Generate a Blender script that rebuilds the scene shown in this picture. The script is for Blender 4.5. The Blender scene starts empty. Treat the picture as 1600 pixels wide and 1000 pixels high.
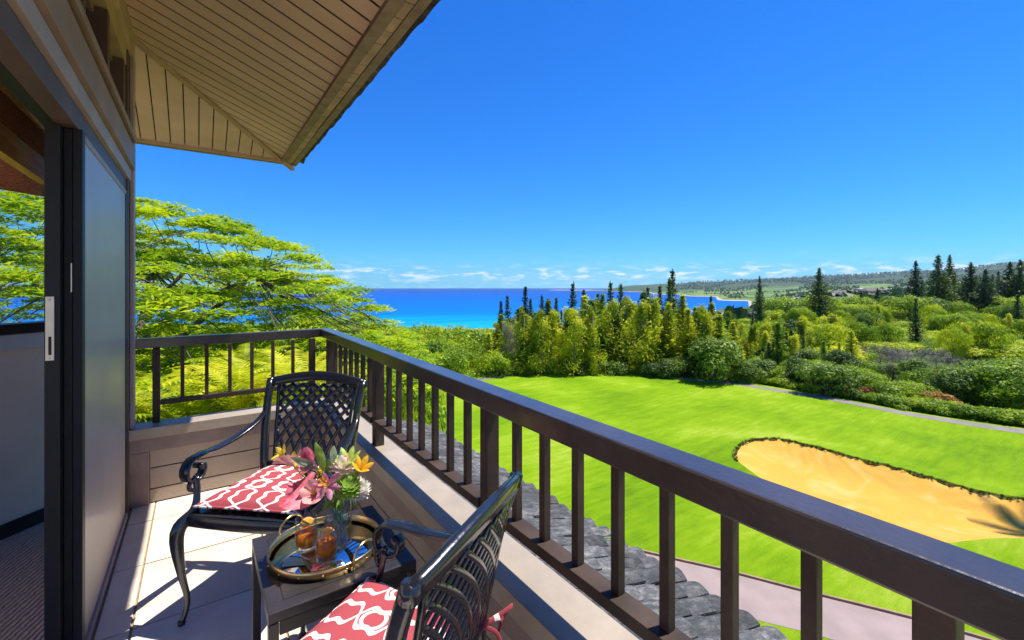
import bpy, bmesh, math, random
import numpy as np
from mathutils import Vector, Matrix, noise, geometry
random.seed(7); RNG = np.random.default_rng(7)
SC = bpy.context.scene
COL = SC.collection

# ------------------------------------------------------------------ camera, sky, sun, exposure
H = 1.411                      # eye height above the deck floor
K = 1.12                       # survey units of the deck -> metres
F, YAW, Y0 = 697.0, 0.6139, 447.0
SN, CS = math.sin(YAW), math.cos(YAW)
cam_d = bpy.data.cameras.new('camera'); cam = bpy.data.objects.new('camera', cam_d); COL.objects.link(cam)
cam.location = (0, 0, H); cam.rotation_euler = (math.pi/2, 0, -YAW)
cam_d.sensor_width = 36; cam_d.lens = F/1600*36; cam_d.shift_y = -(500-Y0)/1600
cam_d.clip_start = 0.02; cam_d.clip_end = 60000
SC.camera = cam
TX, TY = 0.42, -0.12           # towards the sun, per metre of height
SUN_EL = math.atan2(1, math.hypot(TX, TY)); SUN_AZ = math.atan2(TX, TY)
world = bpy.data.worlds.new('World'); SC.world = world; world.use_nodes = True
def build_world():
    nt = world.node_tree; nt.nodes.clear(); N = nt.nodes.new; L = nt.links.new
    out = N('ShaderNodeOutputWorld'); bg = N('ShaderNodeBackground'); bg.inputs['Strength'].default_value = 0.075
    tc = N('ShaderNodeTexCoord'); sep = N('ShaderNodeSeparateXYZ'); L(tc.outputs['Generated'], sep.inputs[0])
    mx = N('ShaderNodeMath'); mx.operation = 'MAXIMUM'; mx.inputs[1].default_value = 0.012; L(sep.outputs['Z'], mx.inputs[0])
    cmb = N('ShaderNodeCombineXYZ'); L(sep.outputs['X'], cmb.inputs[0]); L(sep.outputs['Y'], cmb.inputs[1]); L(mx.outputs[0], cmb.inputs[2])
    nrm = N('ShaderNodeVectorMath'); nrm.operation = 'NORMALIZE'; L(cmb.outputs[0], nrm.inputs[0])
    sky = N('ShaderNodeTexSky'); sky.sky_type = 'NISHITA'; sky.sun_disc = False
    sky.sun_elevation = SUN_EL; sky.sun_rotation = SUN_AZ; sky.altitude = 60
    sky.air_density = 1.0; sky.dust_density = 0.15; sky.ozone_density = 3.0
    L(nrm.outputs[0], sky.inputs['Vector'])
    h0 = N('ShaderNodeHueSaturation'); h0.inputs['Saturation'].default_value = 1.30; L(sky.outputs[0], h0.inputs['Color'])
    tn = N('ShaderNodeVectorMath'); tn.operation = 'MULTIPLY'; tn.inputs[1].default_value = (.13, .62, 1.38); L(h0.outputs[0], tn.inputs[0])
    dn = N('ShaderNodeVectorMath'); dn.operation = 'MULTIPLY_ADD'; dn.inputs[1].default_value = (.06,)*3; dn.inputs[2].default_value = (1,1,1); L(tn.outputs[0], dn.inputs[0])
    hs = N('ShaderNodeVectorMath'); hs.operation = 'DIVIDE'; L(tn.outputs[0], hs.inputs[0]); L(dn.outputs[0], hs.inputs[1])
    # small fair-weather clouds low over the sea
    mp = N('ShaderNodeMapping'); mp.inputs['Scale'].default_value = (16, 16, 75); L(tc.outputs['Generated'], mp.inputs[0])
    nz = N('ShaderNodeTexNoise'); nz.inputs['Scale'].default_value = 1.6; nz.inputs['Detail'].default_value = 7; nz.inputs['Roughness'].default_value = .55; L(mp.outputs[0], nz.inputs['Vector'])
    rp = N('ShaderNodeValToRGB'); rp.color_ramp.elements[0].position = .50; rp.color_ramp.elements[1].position = .64; L(nz.outputs[0], rp.inputs[0])
    band = N('ShaderNodeValToRGB'); cr = band.color_ramp
    cr.elements[0].position = 0.0; cr.elements[0].color = (.15,)*3+(1,); cr.elements[1].position = 1; cr.elements[1].color = (0,0,0,1)
    for p, v in ((.014, .35), (.022, .85), (.033, .8), (.042, .2), (.052, .05), (.075, 0)):
        e = cr.elements.new(p); e.color = (v, v, v, 1)
    L(sep.outputs['Z'], band.inputs[0])
    ml = N('ShaderNodeMath'); ml.operation = 'MULTIPLY'; L(rp.outputs[0], ml.inputs[0]); L(band.outputs[0], ml.inputs[1])
    mix = N('ShaderNodeMixRGB'); mix.inputs[2].default_value = (6.0, 6.1, 6.2, 1); L(ml.outputs[0], mix.inputs[0]); L(hs.outputs[0], mix.inputs[1])
    L(mix.outputs[0], bg.inputs['Color']); L(bg.outputs[0], out.inputs[0])
build_world()
sd = bpy.data.lights.new('sun', 'SUN'); sun = bpy.data.objects.new('sun', sd); COL.objects.link(sun)
sd.energy = 2.8; sd.angle = math.radians(.5); sd.color = (1, .95, .86)
sun.rotation_euler = Vector((TX, TY, 1)).to_track_quat('Z', 'Y').to_euler(); sun.location = (4, -3, 12)
SC.view_settings.view_transform = 'Standard'; SC.view_settings.look = 'None'
SC.view_settings.exposure = 1.42; SC.view_settings.gamma = 1; SC.view_settings.use_curve_mapping = False
SC.cycles.max_bounces = 8; SC.cycles.diffuse_bounces = 5; SC.cycles.glossy_bounces = 4
SC.cycles.transmission_bounces = 8; SC.cycles.transparent_max_bounces = 24; SC.cycles.volume_bounces = 0
SC.cycles.sample_clamp_indirect = 6; SC.cycles.caustics_reflective = False; SC.cycles.caustics_refractive = False

# ------------------------------------------------------------------ frames
def W(x, y, z): return Vector((K*x, K*y, K*z+H))          # deck survey point (relative to the eye) -> world
def LND(u, v, z): return Vector((v*SN+u*CS, v*CS-u*SN, z+H))   # landscape: right, forward, height rel. eye
def UV(px, d): return ((px-800)/F*d, d)
def GP(px, py, z=-9.0):                                    # picture direction -> point of level ground
    d = -z*F/(py-Y0); return ((px-800)/F*d, d)

# ------------------------------------------------------------------ objects
def link(name, me, mat=None, parent=None):
    o = bpy.data.objects.new(name, me); COL.objects.link(o)
    if mat is not None and me is not None and len(me.materials) == 0:
        for m in (mat if isinstance(mat, (list, tuple)) else [mat]): me.materials.append(m)
    if parent is not None: o.parent = parent
    return o
def tag(o, label=None, cat=None, group=None, kind=None):
    if label: o['label'] = label
    if cat: o['category'] = cat
    if group: o['group'] = group
    if kind: o['kind'] = kind
    return o
def thing(name, label, cat, loc=(0,0,0), rz=0, group=None):
    o = bpy.data.objects.new(name, None); COL.objects.link(o); o.location = loc; o.rotation_euler = (0,0,rz)
    o.empty_display_size = .1
    return tag(o, label, cat, group)
def dup(root, loc, rz=0, label=None, group=None, scale=None):
    r = root.copy(); COL.objects.link(r); r.location = loc; r.rotation_euler = (0,0,rz)
    if scale is not None: r.scale = scale
    if label: r['label'] = label
    if group: r['group'] = group
    for ch in list(root.children):
        c = ch.copy(); COL.objects.link(c); c.parent = r
        for g in list(ch.children):
            e = g.copy(); COL.objects.link(e); e.parent = c
    return r

class MB:
    def __init__(s): s.v = []; s.f = []; s.sm = []
    def add(s, vs, fs, smooth=False):
        n = len(s.v); s.v += [tuple(v) for v in vs]; s.f += [tuple(n+i for i in f) for f in fs]; s.sm += [smooth]*len(fs); return s
    def box(s, a, b, conv=None):
        (x0,y0,z0),(x1,y1,z1) = a, b
        vs = [(x0,y0,z0),(x1,y0,z0),(x1,y1,z0),(x0,y1,z0),(x0,y0,z1),(x1,y0,z1),(x1,y1,z1),(x0,y1,z1)]
        if conv: vs = [conv(*v) for v in vs]
        return s.add(vs, [(0,3,2,1),(4,5,6,7),(0,1,5,4),(1,2,6,5),(2,3,7,6),(3,0,4,7)])
    def hexa(s, vs):   # 4 bottom ccw, 4 top
        return s.add(vs, [(0,3,2,1),(4,5,6,7),(0,1,5,4),(1,2,6,5),(2,3,7,6),(3,0,4,7)])
    def tube(s, pts, rad, n=8, cap=True, flat=None, up=Vector((0,0,1))):
        pts = [Vector(p) for p in pts]; m = len(pts)
        if not hasattr(rad, '__len__'): rad = [rad]*m
        rings = []; prev = None
        for i, p in enumerate(pts):
            t = (pts[min(i+1,m-1)]-pts[max(i-1,0)]).normalized()
            if prev is None:
                a = t.cross(up)
                if a.length < 1e-3: a = t.cross(Vector((1,0,0)))
                a.normalize()
            else:
                a = prev-t*prev.dot(t); a.normalize()
            prev = a; b = a.cross(t)
            fx, fy = (1,1) if flat is None else flat
            rings.append([p+(a*math.cos(2*math.pi*k/n)*fx+b*math.sin(2*math.pi*k/n)*fy)*rad[i] for k in range(n)])
        vs = [v for r in rings for v in r]; fs = []
        for i in range(m-1):
            for k in range(n):
                fs.append((i*n+k, i*n+(k+1)%n, (i+1)*n+(k+1)%n, (i+1)*n+k))
        if cap: fs += [tuple(range(n-1,-1,-1)), tuple((m-1)*n+k for k in range(n))]
        return s.add(vs, fs, True)
    def strap(s, pts, w, t, side):      # rectangular section swept; side = width direction (vector or list)
        pts = [Vector(p) for p in pts]; m = len(pts); vs = []
        for i, p in enumerate(pts):
            tg = (pts[min(i+1,m-1)]-pts[max(i-1,0)]).normalized()
            sd_ = Vector(side[i] if isinstance(side, list) else side); sd_ = (sd_-tg*sd_.dot(tg)).normalized()
            nn = tg.cross(sd_); ww = w[i] if hasattr(w,'__len__') else w; tt = t[i] if hasattr(t,'__len__') else t
            for a, b in ((-1,-.55),(-.8,-1),(.8,-1),(1,-.55),(1,.55),(.8,1),(-.8,1),(-1,.55)):
                vs.append(p+sd_*a*ww/2+nn*b*tt/2)
        fs = []
        for i in range(m-1):
            for k in range(8): fs.append((i*8+k, i*8+(k+1)%8, (i+1)*8+(k+1)%8, (i+1)*8+k))
        fs += [tuple(range(7,-1,-1)), tuple((m-1)*8+k for k in range(8))]
        return s.add(vs, fs, True)
    def lathe(s, prof, c=(0,0,0), n=24):
        c = Vector(c); vs = []; m = len(prof)
        for r, z in prof:
            for k in range(n): vs.append(c+Vector((r*math.cos(2*math.pi*k/n), r*math.sin(2*math.pi*k/n), z)))
        fs = [(i*n+k, i*n+(k+1)%n, (i+1)*n+(k+1)%n, (i+1)*n+k) for i in range(m-1) for k in range(n)]
        return s.add(vs, fs, True)
    def ball(s, c, r, n=10):
        prof = [(max(1e-4, r*math.sin(math.pi*i/n)), -r*math.cos(math.pi*i/n)) for i in range(n+1)]
        return s.lathe(prof, c, n+2)
    def mesh(s, name, bevel=0):
        me = bpy.data.meshes.new(name); me.from_pydata(s.v, [], s.f); me.polygons.foreach_set('use_smooth', s.sm)
        bm = bmesh.new(); bm.from_mesh(me); bmesh.ops.recalc_face_normals(bm, faces=bm.faces)
        if bevel:
            es = [e for e in bm.edges if len(e.link_faces) == 2 and e.calc_face_angle(0) > .6]
            bmesh.ops.bevel(bm, geom=es, offset=bevel, segments=2, affect='EDGES', profile=.6, clamp_overlap=True)
        bm.to_mesh(me); bm.free(); me.update(); return me
    def obj(s, name, mat=None, parent=None, bevel=0):
        return link(name, s.mesh(name, bevel), mat, parent)

def np_mesh(name, verts, quads, smooth=False):
    me = bpy.data.meshes.new(name); n = len(verts); q = len(quads)
    me.vertices.add(n); me.vertices.foreach_set('co', np.asarray(verts, dtype=np.float32).ravel())
    me.loops.add(q*4); me.loops.foreach_set('vertex_index', np.asarray(quads, dtype=np.int32).ravel())
    me.polygons.add(q); me.polygons.foreach_set('loop_start', np.arange(0, q*4, 4, dtype=np.int32))
    me.polygons.foreach_set('loop_total', np.full(q, 4, dtype=np.int32))
    if smooth: me.polygons.foreach_set('use_smooth', np.ones(q, dtype=bool))
    me.update(calc_edges=True); return me

# ------------------------------------------------------------------ materials
def new_mat(name):
    m = bpy.data.materials.new(name); m.use_nodes = True; return m, m.node_tree, m.node_tree.nodes['Principled BSDF']
def c4(c): return tuple(c)+(1,)
def pmat(name, col, rough=.5, var=.15, scale=6, metal=0, bump=0, bscale=40, coat=0, stretch=(1,1,1), spec=.5, col2=None, detail=6, coord='Object'):
    m, nt, p = new_mat(name); N = nt.nodes.new; L = nt.links.new
    tc = N('ShaderNodeTexCoord'); mp = N('ShaderNodeMapping'); mp.inputs['Scale'].default_value = stretch
    if coord == 'World':
        g = N('ShaderNodeNewGeometry'); L(g.outputs['Position'], mp.inputs[0])
    else: L(tc.outputs[coord], mp.inputs[0])
    nz = N('ShaderNodeTexNoise'); nz.inputs['Scale'].default_value = scale; nz.inputs['Detail'].default_value = detail; L(mp.outputs[0], nz.inputs['Vector'])
    rp = N('ShaderNodeValToRGB'); a = [max(0, x*(1-var)) for x in col]; b = [min(1, x*(1+var)) for x in (col2 or col)]
    rp.color_ramp.elements[0].position = .32; rp.color_ramp.elements[1].position = .68
    rp.color_ramp.elements[0].color = c4(a); rp.color_ramp.elements[1].color = c4(b); L(nz.outputs[0], rp.inputs[0])
    L(rp.outputs[0], p.inputs['Base Color'])
    p.inputs['Roughness'].default_value = rough; p.inputs['Metallic'].default_value = metal; p.inputs['Specular IOR Level'].default_value = spec
    if coat: p.inputs['Coat Weight'].default_value = coat; p.inputs['Coat Roughness'].default_value = .12
    if bump:
        n2 = N('ShaderNodeTexNoise'); n2.inputs['Scale'].default_value = bscale; n2.inputs['Detail'].default_value = 8; L(mp.outputs[0], n2.inputs['Vector'])
        b_ = N('ShaderNodeBump'); b_.inputs['Strength'].default_value = bump; b_.inputs['Distance'].default_value = .01
        L(n2.outputs[0], b_.inputs['Height']); L(b_.outputs[0], p.inputs['Normal'])
    return m
def leafmat(name, dark, mid, light, trans=.35, rough=.5, clump=.25):
    """leaf colours vary from leaf to leaf (island), from clump to clump and from plant to plant"""
    m, nt, p = new_mat(name); N = nt.nodes.new; L = nt.links.new
    g = N('ShaderNodeNewGeometry'); oi = N('ShaderNodeObjectInfo')
    nz = N('ShaderNodeTexNoise'); nz.inputs['Scale'].default_value = clump; nz.inputs['Detail'].default_value = 3; L(g.outputs['Position'], nz.inputs['Vector'])
    a = N('ShaderNodeMath'); a.operation = 'MULTIPLY_ADD'; L(g.outputs['Random Per Island'], a.inputs[0]); a.inputs[1].default_value = .5
    b = N('ShaderNodeMath'); b.operation = 'MULTIPLY_ADD'; L(nz.outputs[0], b.inputs[0]); b.inputs[1].default_value = 1.5; b.inputs[2].default_value = -.62
    c = N('ShaderNodeMath'); c.operation = 'MULTIPLY_ADD'; L(oi.outputs['Random'], c.inputs[0]); c.inputs[1].default_value = .4; L(b.outputs[0], c.inputs[2])
    L(c.outputs[0], a.inputs[2])
    rp = N('ShaderNodeValToRGB'); cr = rp.color_ramp; cr.elements[0].color = c4(dark); cr.elements[1].color = c4(light); cr.elements[0].position = .05; cr.elements[1].position = .95
    e = cr.elements.new(.5); e.color = c4(mid); L(a.outputs[0], rp.inputs[0])
    L(rp.outputs[0], p.inputs['Base Color']); p.inputs['Roughness'].default_value = rough; p.inputs['Specular IOR Level'].default_value = .3
    tr = N('ShaderNodeBsdfTranslucent'); L(rp.outputs[0], tr.inputs['Color']); mx = N('ShaderNodeMixShader'); mx.inputs[0].default_value = trans
    L(p.outputs[0], mx.inputs[1]); L(tr.outputs[0], mx.inputs[2]); L(mx.outputs[0], nt.nodes['Material Output'].inputs[0])
    return m

M = {}
M['rail_side'] = pmat('rail_paint_upright', (.062,.042,.031), .55, .35, 6, bump=.15, bscale=60, spec=.2)
M['rail'] = pmat('rail_paint', (.050,.036,.028), .30, .35, 5, bump=.12, bscale=60, coat=.42, spec=.55)
M['ledge'] = pmat('ledge_paint', (.38,.31,.23), .45, .15, 5, bump=.2, bscale=30)
M['trim'] = pmat('brown_trim_paint', (.26,.19,.17), .5, .15, 7, bump=.3, bscale=40)
M['siding'] = pmat('taupe_siding_paint', (.38,.30,.245), .55, .12, 4, bump=.3, bscale=50)
M['soffit'] = pmat('tan_soffit_board', (.66,.46,.31), .65, .10, 2.5, bump=.25, bscale=35, stretch=(.7,1.5,1))
M['soffit_dark'] = pmat('soffit_gap', (.012,.009,.007), .8)
M['hip'] = pmat('hip_board', (.42,.28,.16), .55, .15, 5, bump=.2)
M['eave'] = pmat('eave_brown', (.24,.155,.11), .6, .25, 12, bump=.5, bscale=60)
M['block'] = pmat('vent_block', (.40,.27,.18), .7, .2, 9, bump=.3)
M['header'] = pmat('header_paint', (.25,.16,.12), .5, .15, 4, spec=.3, bump=.1)
M['header_dark'] = pmat('header_dark_paint', (.09,.058,.048), .5, .15, 4, spec=.3)
M['header_light'] = pmat('header_light_paint', (.34,.26,.25), .5, .1, 4, spec=.3)
M['black'] = pmat('black_aluminium', (.016,.014,.013), .45, .2, 5, spec=.3)
M['jamb'] = pmat('dark_jamb', (.013,.013,.014), .5, .2, 5, spec=.25)
M['screen'] = pmat('grey_panel_glass', (.40,.33,.27), .42, .08, 2, coat=.12, bump=.02, bscale=8)
M['steel'] = pmat('satin_steel', (.62,.54,.42), .35, .08, 20, metal=.85)
M['wall_in'] = pmat('cream_plaster', (.95,.74,.56), .8, .05, 3, bump=.08)
M['bounce_wall'] = pmat('cream_bounce_wall_paint', (.62,.52,.42), .8, .06, 3, bump=.2)
M['sill_white'] = pmat('white_gloss_paint', (.74,.70,.66), .5, .04, 3)
M['dark_wood'] = pmat('dark_wood', (.035,.022,.018), .45, .25, 10, stretch=(1,1,4))
M['orange_wood'] = pmat('orange_wood', (.98,.50,.09), .4, .25, 7, stretch=(4,.6,6), bump=.15, coat=.3)
M['brown_weave'] = pmat('woven_reed', (.48,.20,.07), .7, .5, 60, stretch=(1,1,3), bump=.6, bscale=120)
M['carpet'] = None
M['iron'] = pmat('black_cast_aluminium', (.012,.014,.019), .26, .3, 9, coat=.55, bump=.15, bscale=50)
M['table'] = pmat('dark_bronze_metal', (.032,.027,.027), .36, .2, 8, coat=.15, bump=.1)
M['gold'] = pmat('brushed_gold', (.75,.53,.24), .26, .12, 25, metal=1, stretch=(1,1,8))
M['bark'] = pmat('bark', (.13,.10,.08), .9, .35, 8, bump=.8, bscale=15, coord='World')
M['bark_light'] = pmat('pale_bark', (.26,.22,.18), .9, .3, 8, bump=.6, bscale=12, coord='World')
M['path'] = pmat('pinkish_path_concrete', (.30,.225,.20), .85, .12, 1.2, bump=.15, bscale=30, coord='World')
M['path2'] = pmat('grey_cart_path', (.22,.19,.165), .9, .15, 1, bump=.1, coord='World')
M['kerb'] = pmat('brown_kerb', (.30,.19,.12), .8, .2, 4, coord='World', bump=.3)
M['rooftile'] = None
M['white_wall'] = pmat('pale_house_wall', (.42,.34,.27), .8, .1, 1)
M['roof_far'] = pmat('brown_house_roof', (.11,.085,.085), .8, .2, 2, bump=.3, bscale=4)
M['roof_far2'] = pmat('pale_house_roof', (.42,.42,.44), .8, .1, 2)
M['window_far'] = pmat('dark_window_glass', (.02,.025,.03), .1, .1, 2)

def mirror_mat():
    m, nt, p = new_mat('mirror'); p.inputs['Base Color'].default_value = (.55,.62,.68,1); p.inputs['Metallic'].default_value = 1; p.inputs['Roughness'].default_value = .02; return m
M['mirror'] = mirror_mat()
def pane_mat(name='window_pane'):
    m, nt, p = new_mat(name); N = nt.nodes.new; L = nt.links.new
    t = N('ShaderNodeBsdfTransparent'); t.inputs[0].default_value = (.93,.96,.96,1); g = N('ShaderNodeBsdfGlossy'); g.inputs['Roughness'].default_value = .01
    lw = N('ShaderNodeLayerWeight'); pw = N('ShaderNodeMath'); pw.operation = 'POWER'; pw.inputs[1].default_value = 3; L(lw.outputs['Facing'], pw.inputs[0]); fr = N('ShaderNodeMath'); fr.operation = 'MULTIPLY_ADD'; fr.inputs[1].default_value = .75; fr.inputs[2].default_value = .035; L(pw.outputs[0], fr.inputs[0]); mx = N('ShaderNodeMixShader'); L(fr.outputs[0], mx.inputs[0]); L(t.outputs[0], mx.inputs[1]); L(g.outputs[0], mx.inputs[2])
    L(mx.outputs[0], nt.nodes['Material Output'].inputs[0]); return m
M['pane'] = pane_mat()
def glassy(name, col, ior=1.45, rough=0.0):
    m, nt, p = new_mat(name); p.inputs['Base Color'].default_value = c4(col); p.inputs['Transmission Weight'].default_value = 1
    p.inputs['IOR'].default_value = ior; p.inputs['Roughness'].default_value = rough; return m
M['glass'] = pane_mat('clear_glass')
M['water_v'] = pane_mat('vase_water')
def drink_mat():
    m, nt, p = new_mat('amber_drink'); N = nt.nodes.new; L = nt.links.new
    tc = N('ShaderNodeTexCoord'); sp = N('ShaderNodeSeparateXYZ'); L(tc.outputs['Object'], sp.inputs[0]); mr = N('ShaderNodeMapRange'); mr.inputs['From Min'].default_value = .012; mr.inputs['From Max'].default_value = .062; L(sp.outputs['Z'], mr.inputs[0])
    rp = N('ShaderNodeValToRGB'); rp.color_ramp.elements[0].color = (1,.60,.02,1); rp.color_ramp.elements[1].color = (1,.28,.005,1); L(mr.outputs[0], rp.inputs[0])
    L(rp.outputs[0], p.inputs['Base Color']); p.inputs['Roughness'].default_value = .05; tr = N('ShaderNodeBsdfTranslucent'); L(rp.outputs[0], tr.inputs[0]); t2 = N('ShaderNodeBsdfTransparent'); L(rp.outputs[0], t2.inputs[0])
    a = N('ShaderNodeMixShader'); a.inputs[0].default_value = .7; L(tr.outputs[0], a.inputs[1]); L(t2.outputs[0], a.inputs[2]); b = N('ShaderNodeMixShader'); b.inputs[0].default_value = .5; L(p.outputs[0], b.inputs[1]); L(a.outputs[0], b.inputs[2]); L(b.outputs[0], nt.nodes['Material Output'].inputs[0]); return m
M['drink'] = drink_mat()
M['ice'] = glassy('ice', (.95,.97,1), 1.31, .08)

def tiles_floor_mat():
    m, nt, p = new_mat('cream_floor_tile'); N = nt.nodes.new; L = nt.links.new
    oi = N('ShaderNodeObjectInfo'); g = N('ShaderNodeNewGeometry')
    nz = N('ShaderNodeTexNoise'); nz.inputs['Scale'].default_value = 5; nz.inputs['Detail'].default_value = 8; nz.inputs['Distortion'].default_value = .6; L(g.outputs['Position'], nz.inputs['Vector'])
    rp = N('ShaderNodeValToRGB'); rp.color_ramp.elements[0].color = (.69,.58,.46,1); rp.color_ramp.elements[1].color = (.80,.71,.59,1)
    rp.color_ramp.elements[0].position = .3; rp.color_ramp.elements[1].position = .7; L(nz.outputs[0], rp.inputs[0])
    hs = N('ShaderNodeHueSaturation'); mr = N('ShaderNodeMapRange'); mr.inputs['To Min'].default_value = .93; mr.inputs['To Max'].default_value = 1.05; L(oi.outputs['Random'], mr.inputs[0]); L(mr.outputs[0], hs.inputs['Value'])
    L(rp.outputs[0], hs.inputs['Color']); L(hs.outputs[0], p.inputs['Base Color']); p.inputs['Roughness'].default_value = .42
    n2 = N('ShaderNodeTexNoise'); n2.inputs['Scale'].default_value = 60; L(g.outputs['Position'], n2.inputs['Vector'])
    b = N('ShaderNodeBump'); b.inputs['Strength'].default_value = .12; b.inputs['Distance'].default_value = .005; L(n2.outputs[0], b.inputs['Height']); L(b.outputs[0], p.inputs['Normal'])
    return m
M['tile'] = tiles_floor_mat()
M['grout'] = pmat('tan_grout', (.33,.24,.13), .9, .2, 30)
def carpet_mat():
    m, nt, p = new_mat('tan_loop_carpet'); N = nt.nodes.new; L = nt.links.new
    g = N('ShaderNodeNewGeometry'); mp = N('ShaderNodeMapping'); mp.inputs['Rotation'].default_value = (0,0,math.radians(20)); L(g.outputs['Position'], mp.inputs[0])
    wv = N('ShaderNodeTexWave'); wv.inputs['Scale'].default_value = 14; wv.inputs['Distortion'].default_value = 3; wv.inputs['Detail'].default_value = 3; wv.inputs['Detail Scale'].default_value = 3; L(mp.outputs[0], wv.inputs['Vector'])
    rp = N('ShaderNodeValToRGB'); rp.color_ramp.elements[0].color = (.42,.28,.18,1); rp.color_ramp.elements[1].color = (.66,.48,.33,1); L(wv.outputs[0], rp.inputs[0]); L(rp.outputs[0], p.inputs['Base Color'])
    p.inputs['Roughness'].default_value = .95; b = N('ShaderNodeBump'); b.inputs['Strength'].default_value = .6; b.inputs['Distance'].default_value = .01; L(wv.outputs[0], b.inputs['Height']); L(b.outputs[0], p.inputs['Normal']); return m
M['carpet'] = carpet_mat()
def rooftile_mat():
    m, nt, p = new_mat('weathered_grey_roof_tile'); N = nt.nodes.new; L = nt.links.new
    oi = N('ShaderNodeObjectInfo'); g = N('ShaderNodeNewGeometry'); mp = N('ShaderNodeMapping'); mp.inputs['Scale'].default_value = (1,2.4,1); L(g.outputs['Position'], mp.inputs[0])
    nz = N('ShaderNodeTexNoise'); nz.inputs['Scale'].default_value = 7; nz.inputs['Detail'].default_value = 9; nz.inputs['Roughness'].default_value = .7; L(mp.outputs[0], nz.inputs['Vector'])
    rp = N('ShaderNodeValToRGB'); cr = rp.color_ramp; cr.elements[0].position = .3; cr.elements[0].color = (.025,.026,.028,1); cr.elements[1].position = .74; cr.elements[1].color = (.27,.25,.22,1)
    e = cr.elements.new(.5); e.color = (.085,.085,.082,1); L(nz.outputs[0], rp.inputs[0])
    hs = N('ShaderNodeHueSaturation'); mr = N('ShaderNodeMapRange'); mr.inputs['To Min'].default_value = .42; mr.inputs['To Max'].default_value = 1.25; L(oi.outputs['Random'], mr.inputs[0]); L(mr.outputs[0], hs.inputs['Value'])
    L(rp.outputs[0], hs.inputs['Color']); L(hs.outputs[0], p.inputs['Base Color']); p.inputs['Roughness'].default_value = .8
    n2 = N('ShaderNodeTexNoise'); n2.inputs['Scale'].default_value = 28; n2.inputs['Detail'].default_value = 8; L(mp.outputs[0], n2.inputs['Vector'])
    b = N('ShaderNodeBump'); b.inputs['Strength'].default_value = .8; b.inputs['Distance'].default_value = .02; L(n2.outputs[0], b.inputs['Height']); L(b.outputs[0], p.inputs['Normal']); return m
M['rooftile'] = rooftile_mat()
def cushion_mat():
    m, nt, p = new_mat('coral_trellis_fabric'); N = nt.nodes.new; L = nt.links.new
    tc = N('ShaderNodeTexCoord'); sp = N('ShaderNodeSeparateXYZ'); L(tc.outputs['Object'], sp.inputs[0])
    def mth(op, a, b=None, c=None):
        n = N('ShaderNodeMath'); n.operation = op
        for i, x in enumerate((a, b, c)):
            if x is None: continue
            if isinstance(x, (int, float)): n.inputs[i].default_value = x
            else: L(x, n.inputs[i])
        return n.outputs[0]
    u = mth('MULTIPLY', sp.outputs['X'], 7.6); v = mth('MULTIPLY', sp.outputs['Y'], 5.0)
    s = mth('SINE', mth('MULTIPLY', v, 2*math.pi))
    s3 = mth('MULTIPLY', mth('SINE', mth('MULTIPLY', v, 6*math.pi)), .10)
    w = mth('ADD', mth('MULTIPLY', s, .34), s3)
    def band(expr, wd):
        fr = mth('ABSOLUTE', mth('SUBTRACT', mth('FRACT', expr), .5)); return mth('LESS_THAN', fr, wd)
    b1 = band(mth('ADD', u, w), .065); b2 = band(mth('SUBTRACT', u, w), .065)
    # small rings at the crossings
    uu = mth('SUBTRACT', mth('FRACT', u), .5); vv = mth('SUBTRACT', mth('FRACT', mth('ADD', mth('MULTIPLY', v, 1), .25)), .5)
    r = mth('SQRT', mth('ADD', mth('POWER', mth('MULTIPLY', uu, 1.0), 2), mth('POWER', mth('MULTIPLY', vv, 1.5), 2)))
    ring = mth('LESS_THAN', mth('ABSOLUTE', mth('SUBTRACT', r, .25)), .04)
    tot = mth('MAXIMUM', mth('MAXIMUM', b1, b2), ring)
    mix = N('ShaderNodeMixRGB'); mix.inputs[1].default_value = (.37,.055,.07,1); mix.inputs[2].default_value = (.80,.76,.70,1); L(tot, mix.inputs[0])
    L(mix.outputs[0], p.inputs['Base Color']); p.inputs['Roughness'].default_value = .85
    n2 = N('ShaderNodeTexNoise'); n2.inputs['Scale'].default_value = 300; L(tc.outputs['Object'], n2.inputs['Vector'])
    b = N('ShaderNodeBump'); b.inputs['Strength'].default_value = .25; b.inputs['Distance'].default_value = .002; L(n2.outputs[0], b.inputs['Height']); L(b.outputs[0], p.inputs['Normal']); return m
M['cushion'] = cushion_mat()
M['cream_cloth'] = pmat('cream_cloth', (.72,.65,.56), .9, .05)

# =================================================================== DECK AND HOUSE
XW = -.318                       # face of the door wall (survey units)
ZF = -1.26; ZL = -.814
floor = tag(MB().box((XW-.02,-5.85,ZF-.12), (.72,3.34,ZF-.006), W).obj('deck_floor', M['grout']), kind='structure')
tm = {}
xs = [XW+.012, -.199, .266, .70]; ys = [-5.80,-5.3,-4.835,-4.37,-3.905,-3.44,-2.975,-2.51,-2.045,-1.58,-1.115,-.65,-.185,.28,.745,1.21,1.675,2.14,2.61,3.08,3.325]  # rows past the roof end are added out of view to bounce sunlight
for i in range(len(xs)-1):
    for j in range(len(ys)-1):
        g = .004; MB().box((xs[i]+g, ys[j]+g, ZF-.005), (xs[i+1]-g, ys[j+1]-g, ZF+.0008*((i+j)%2)), W).obj('tile', M['tile'], floor, bevel=.0015)
tag(MB().box((XW-.02,-5.85,ZF-.3), (.72,3.34,ZF-.125), W).obj('deck_slab', M['trim']), kind='structure')

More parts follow.
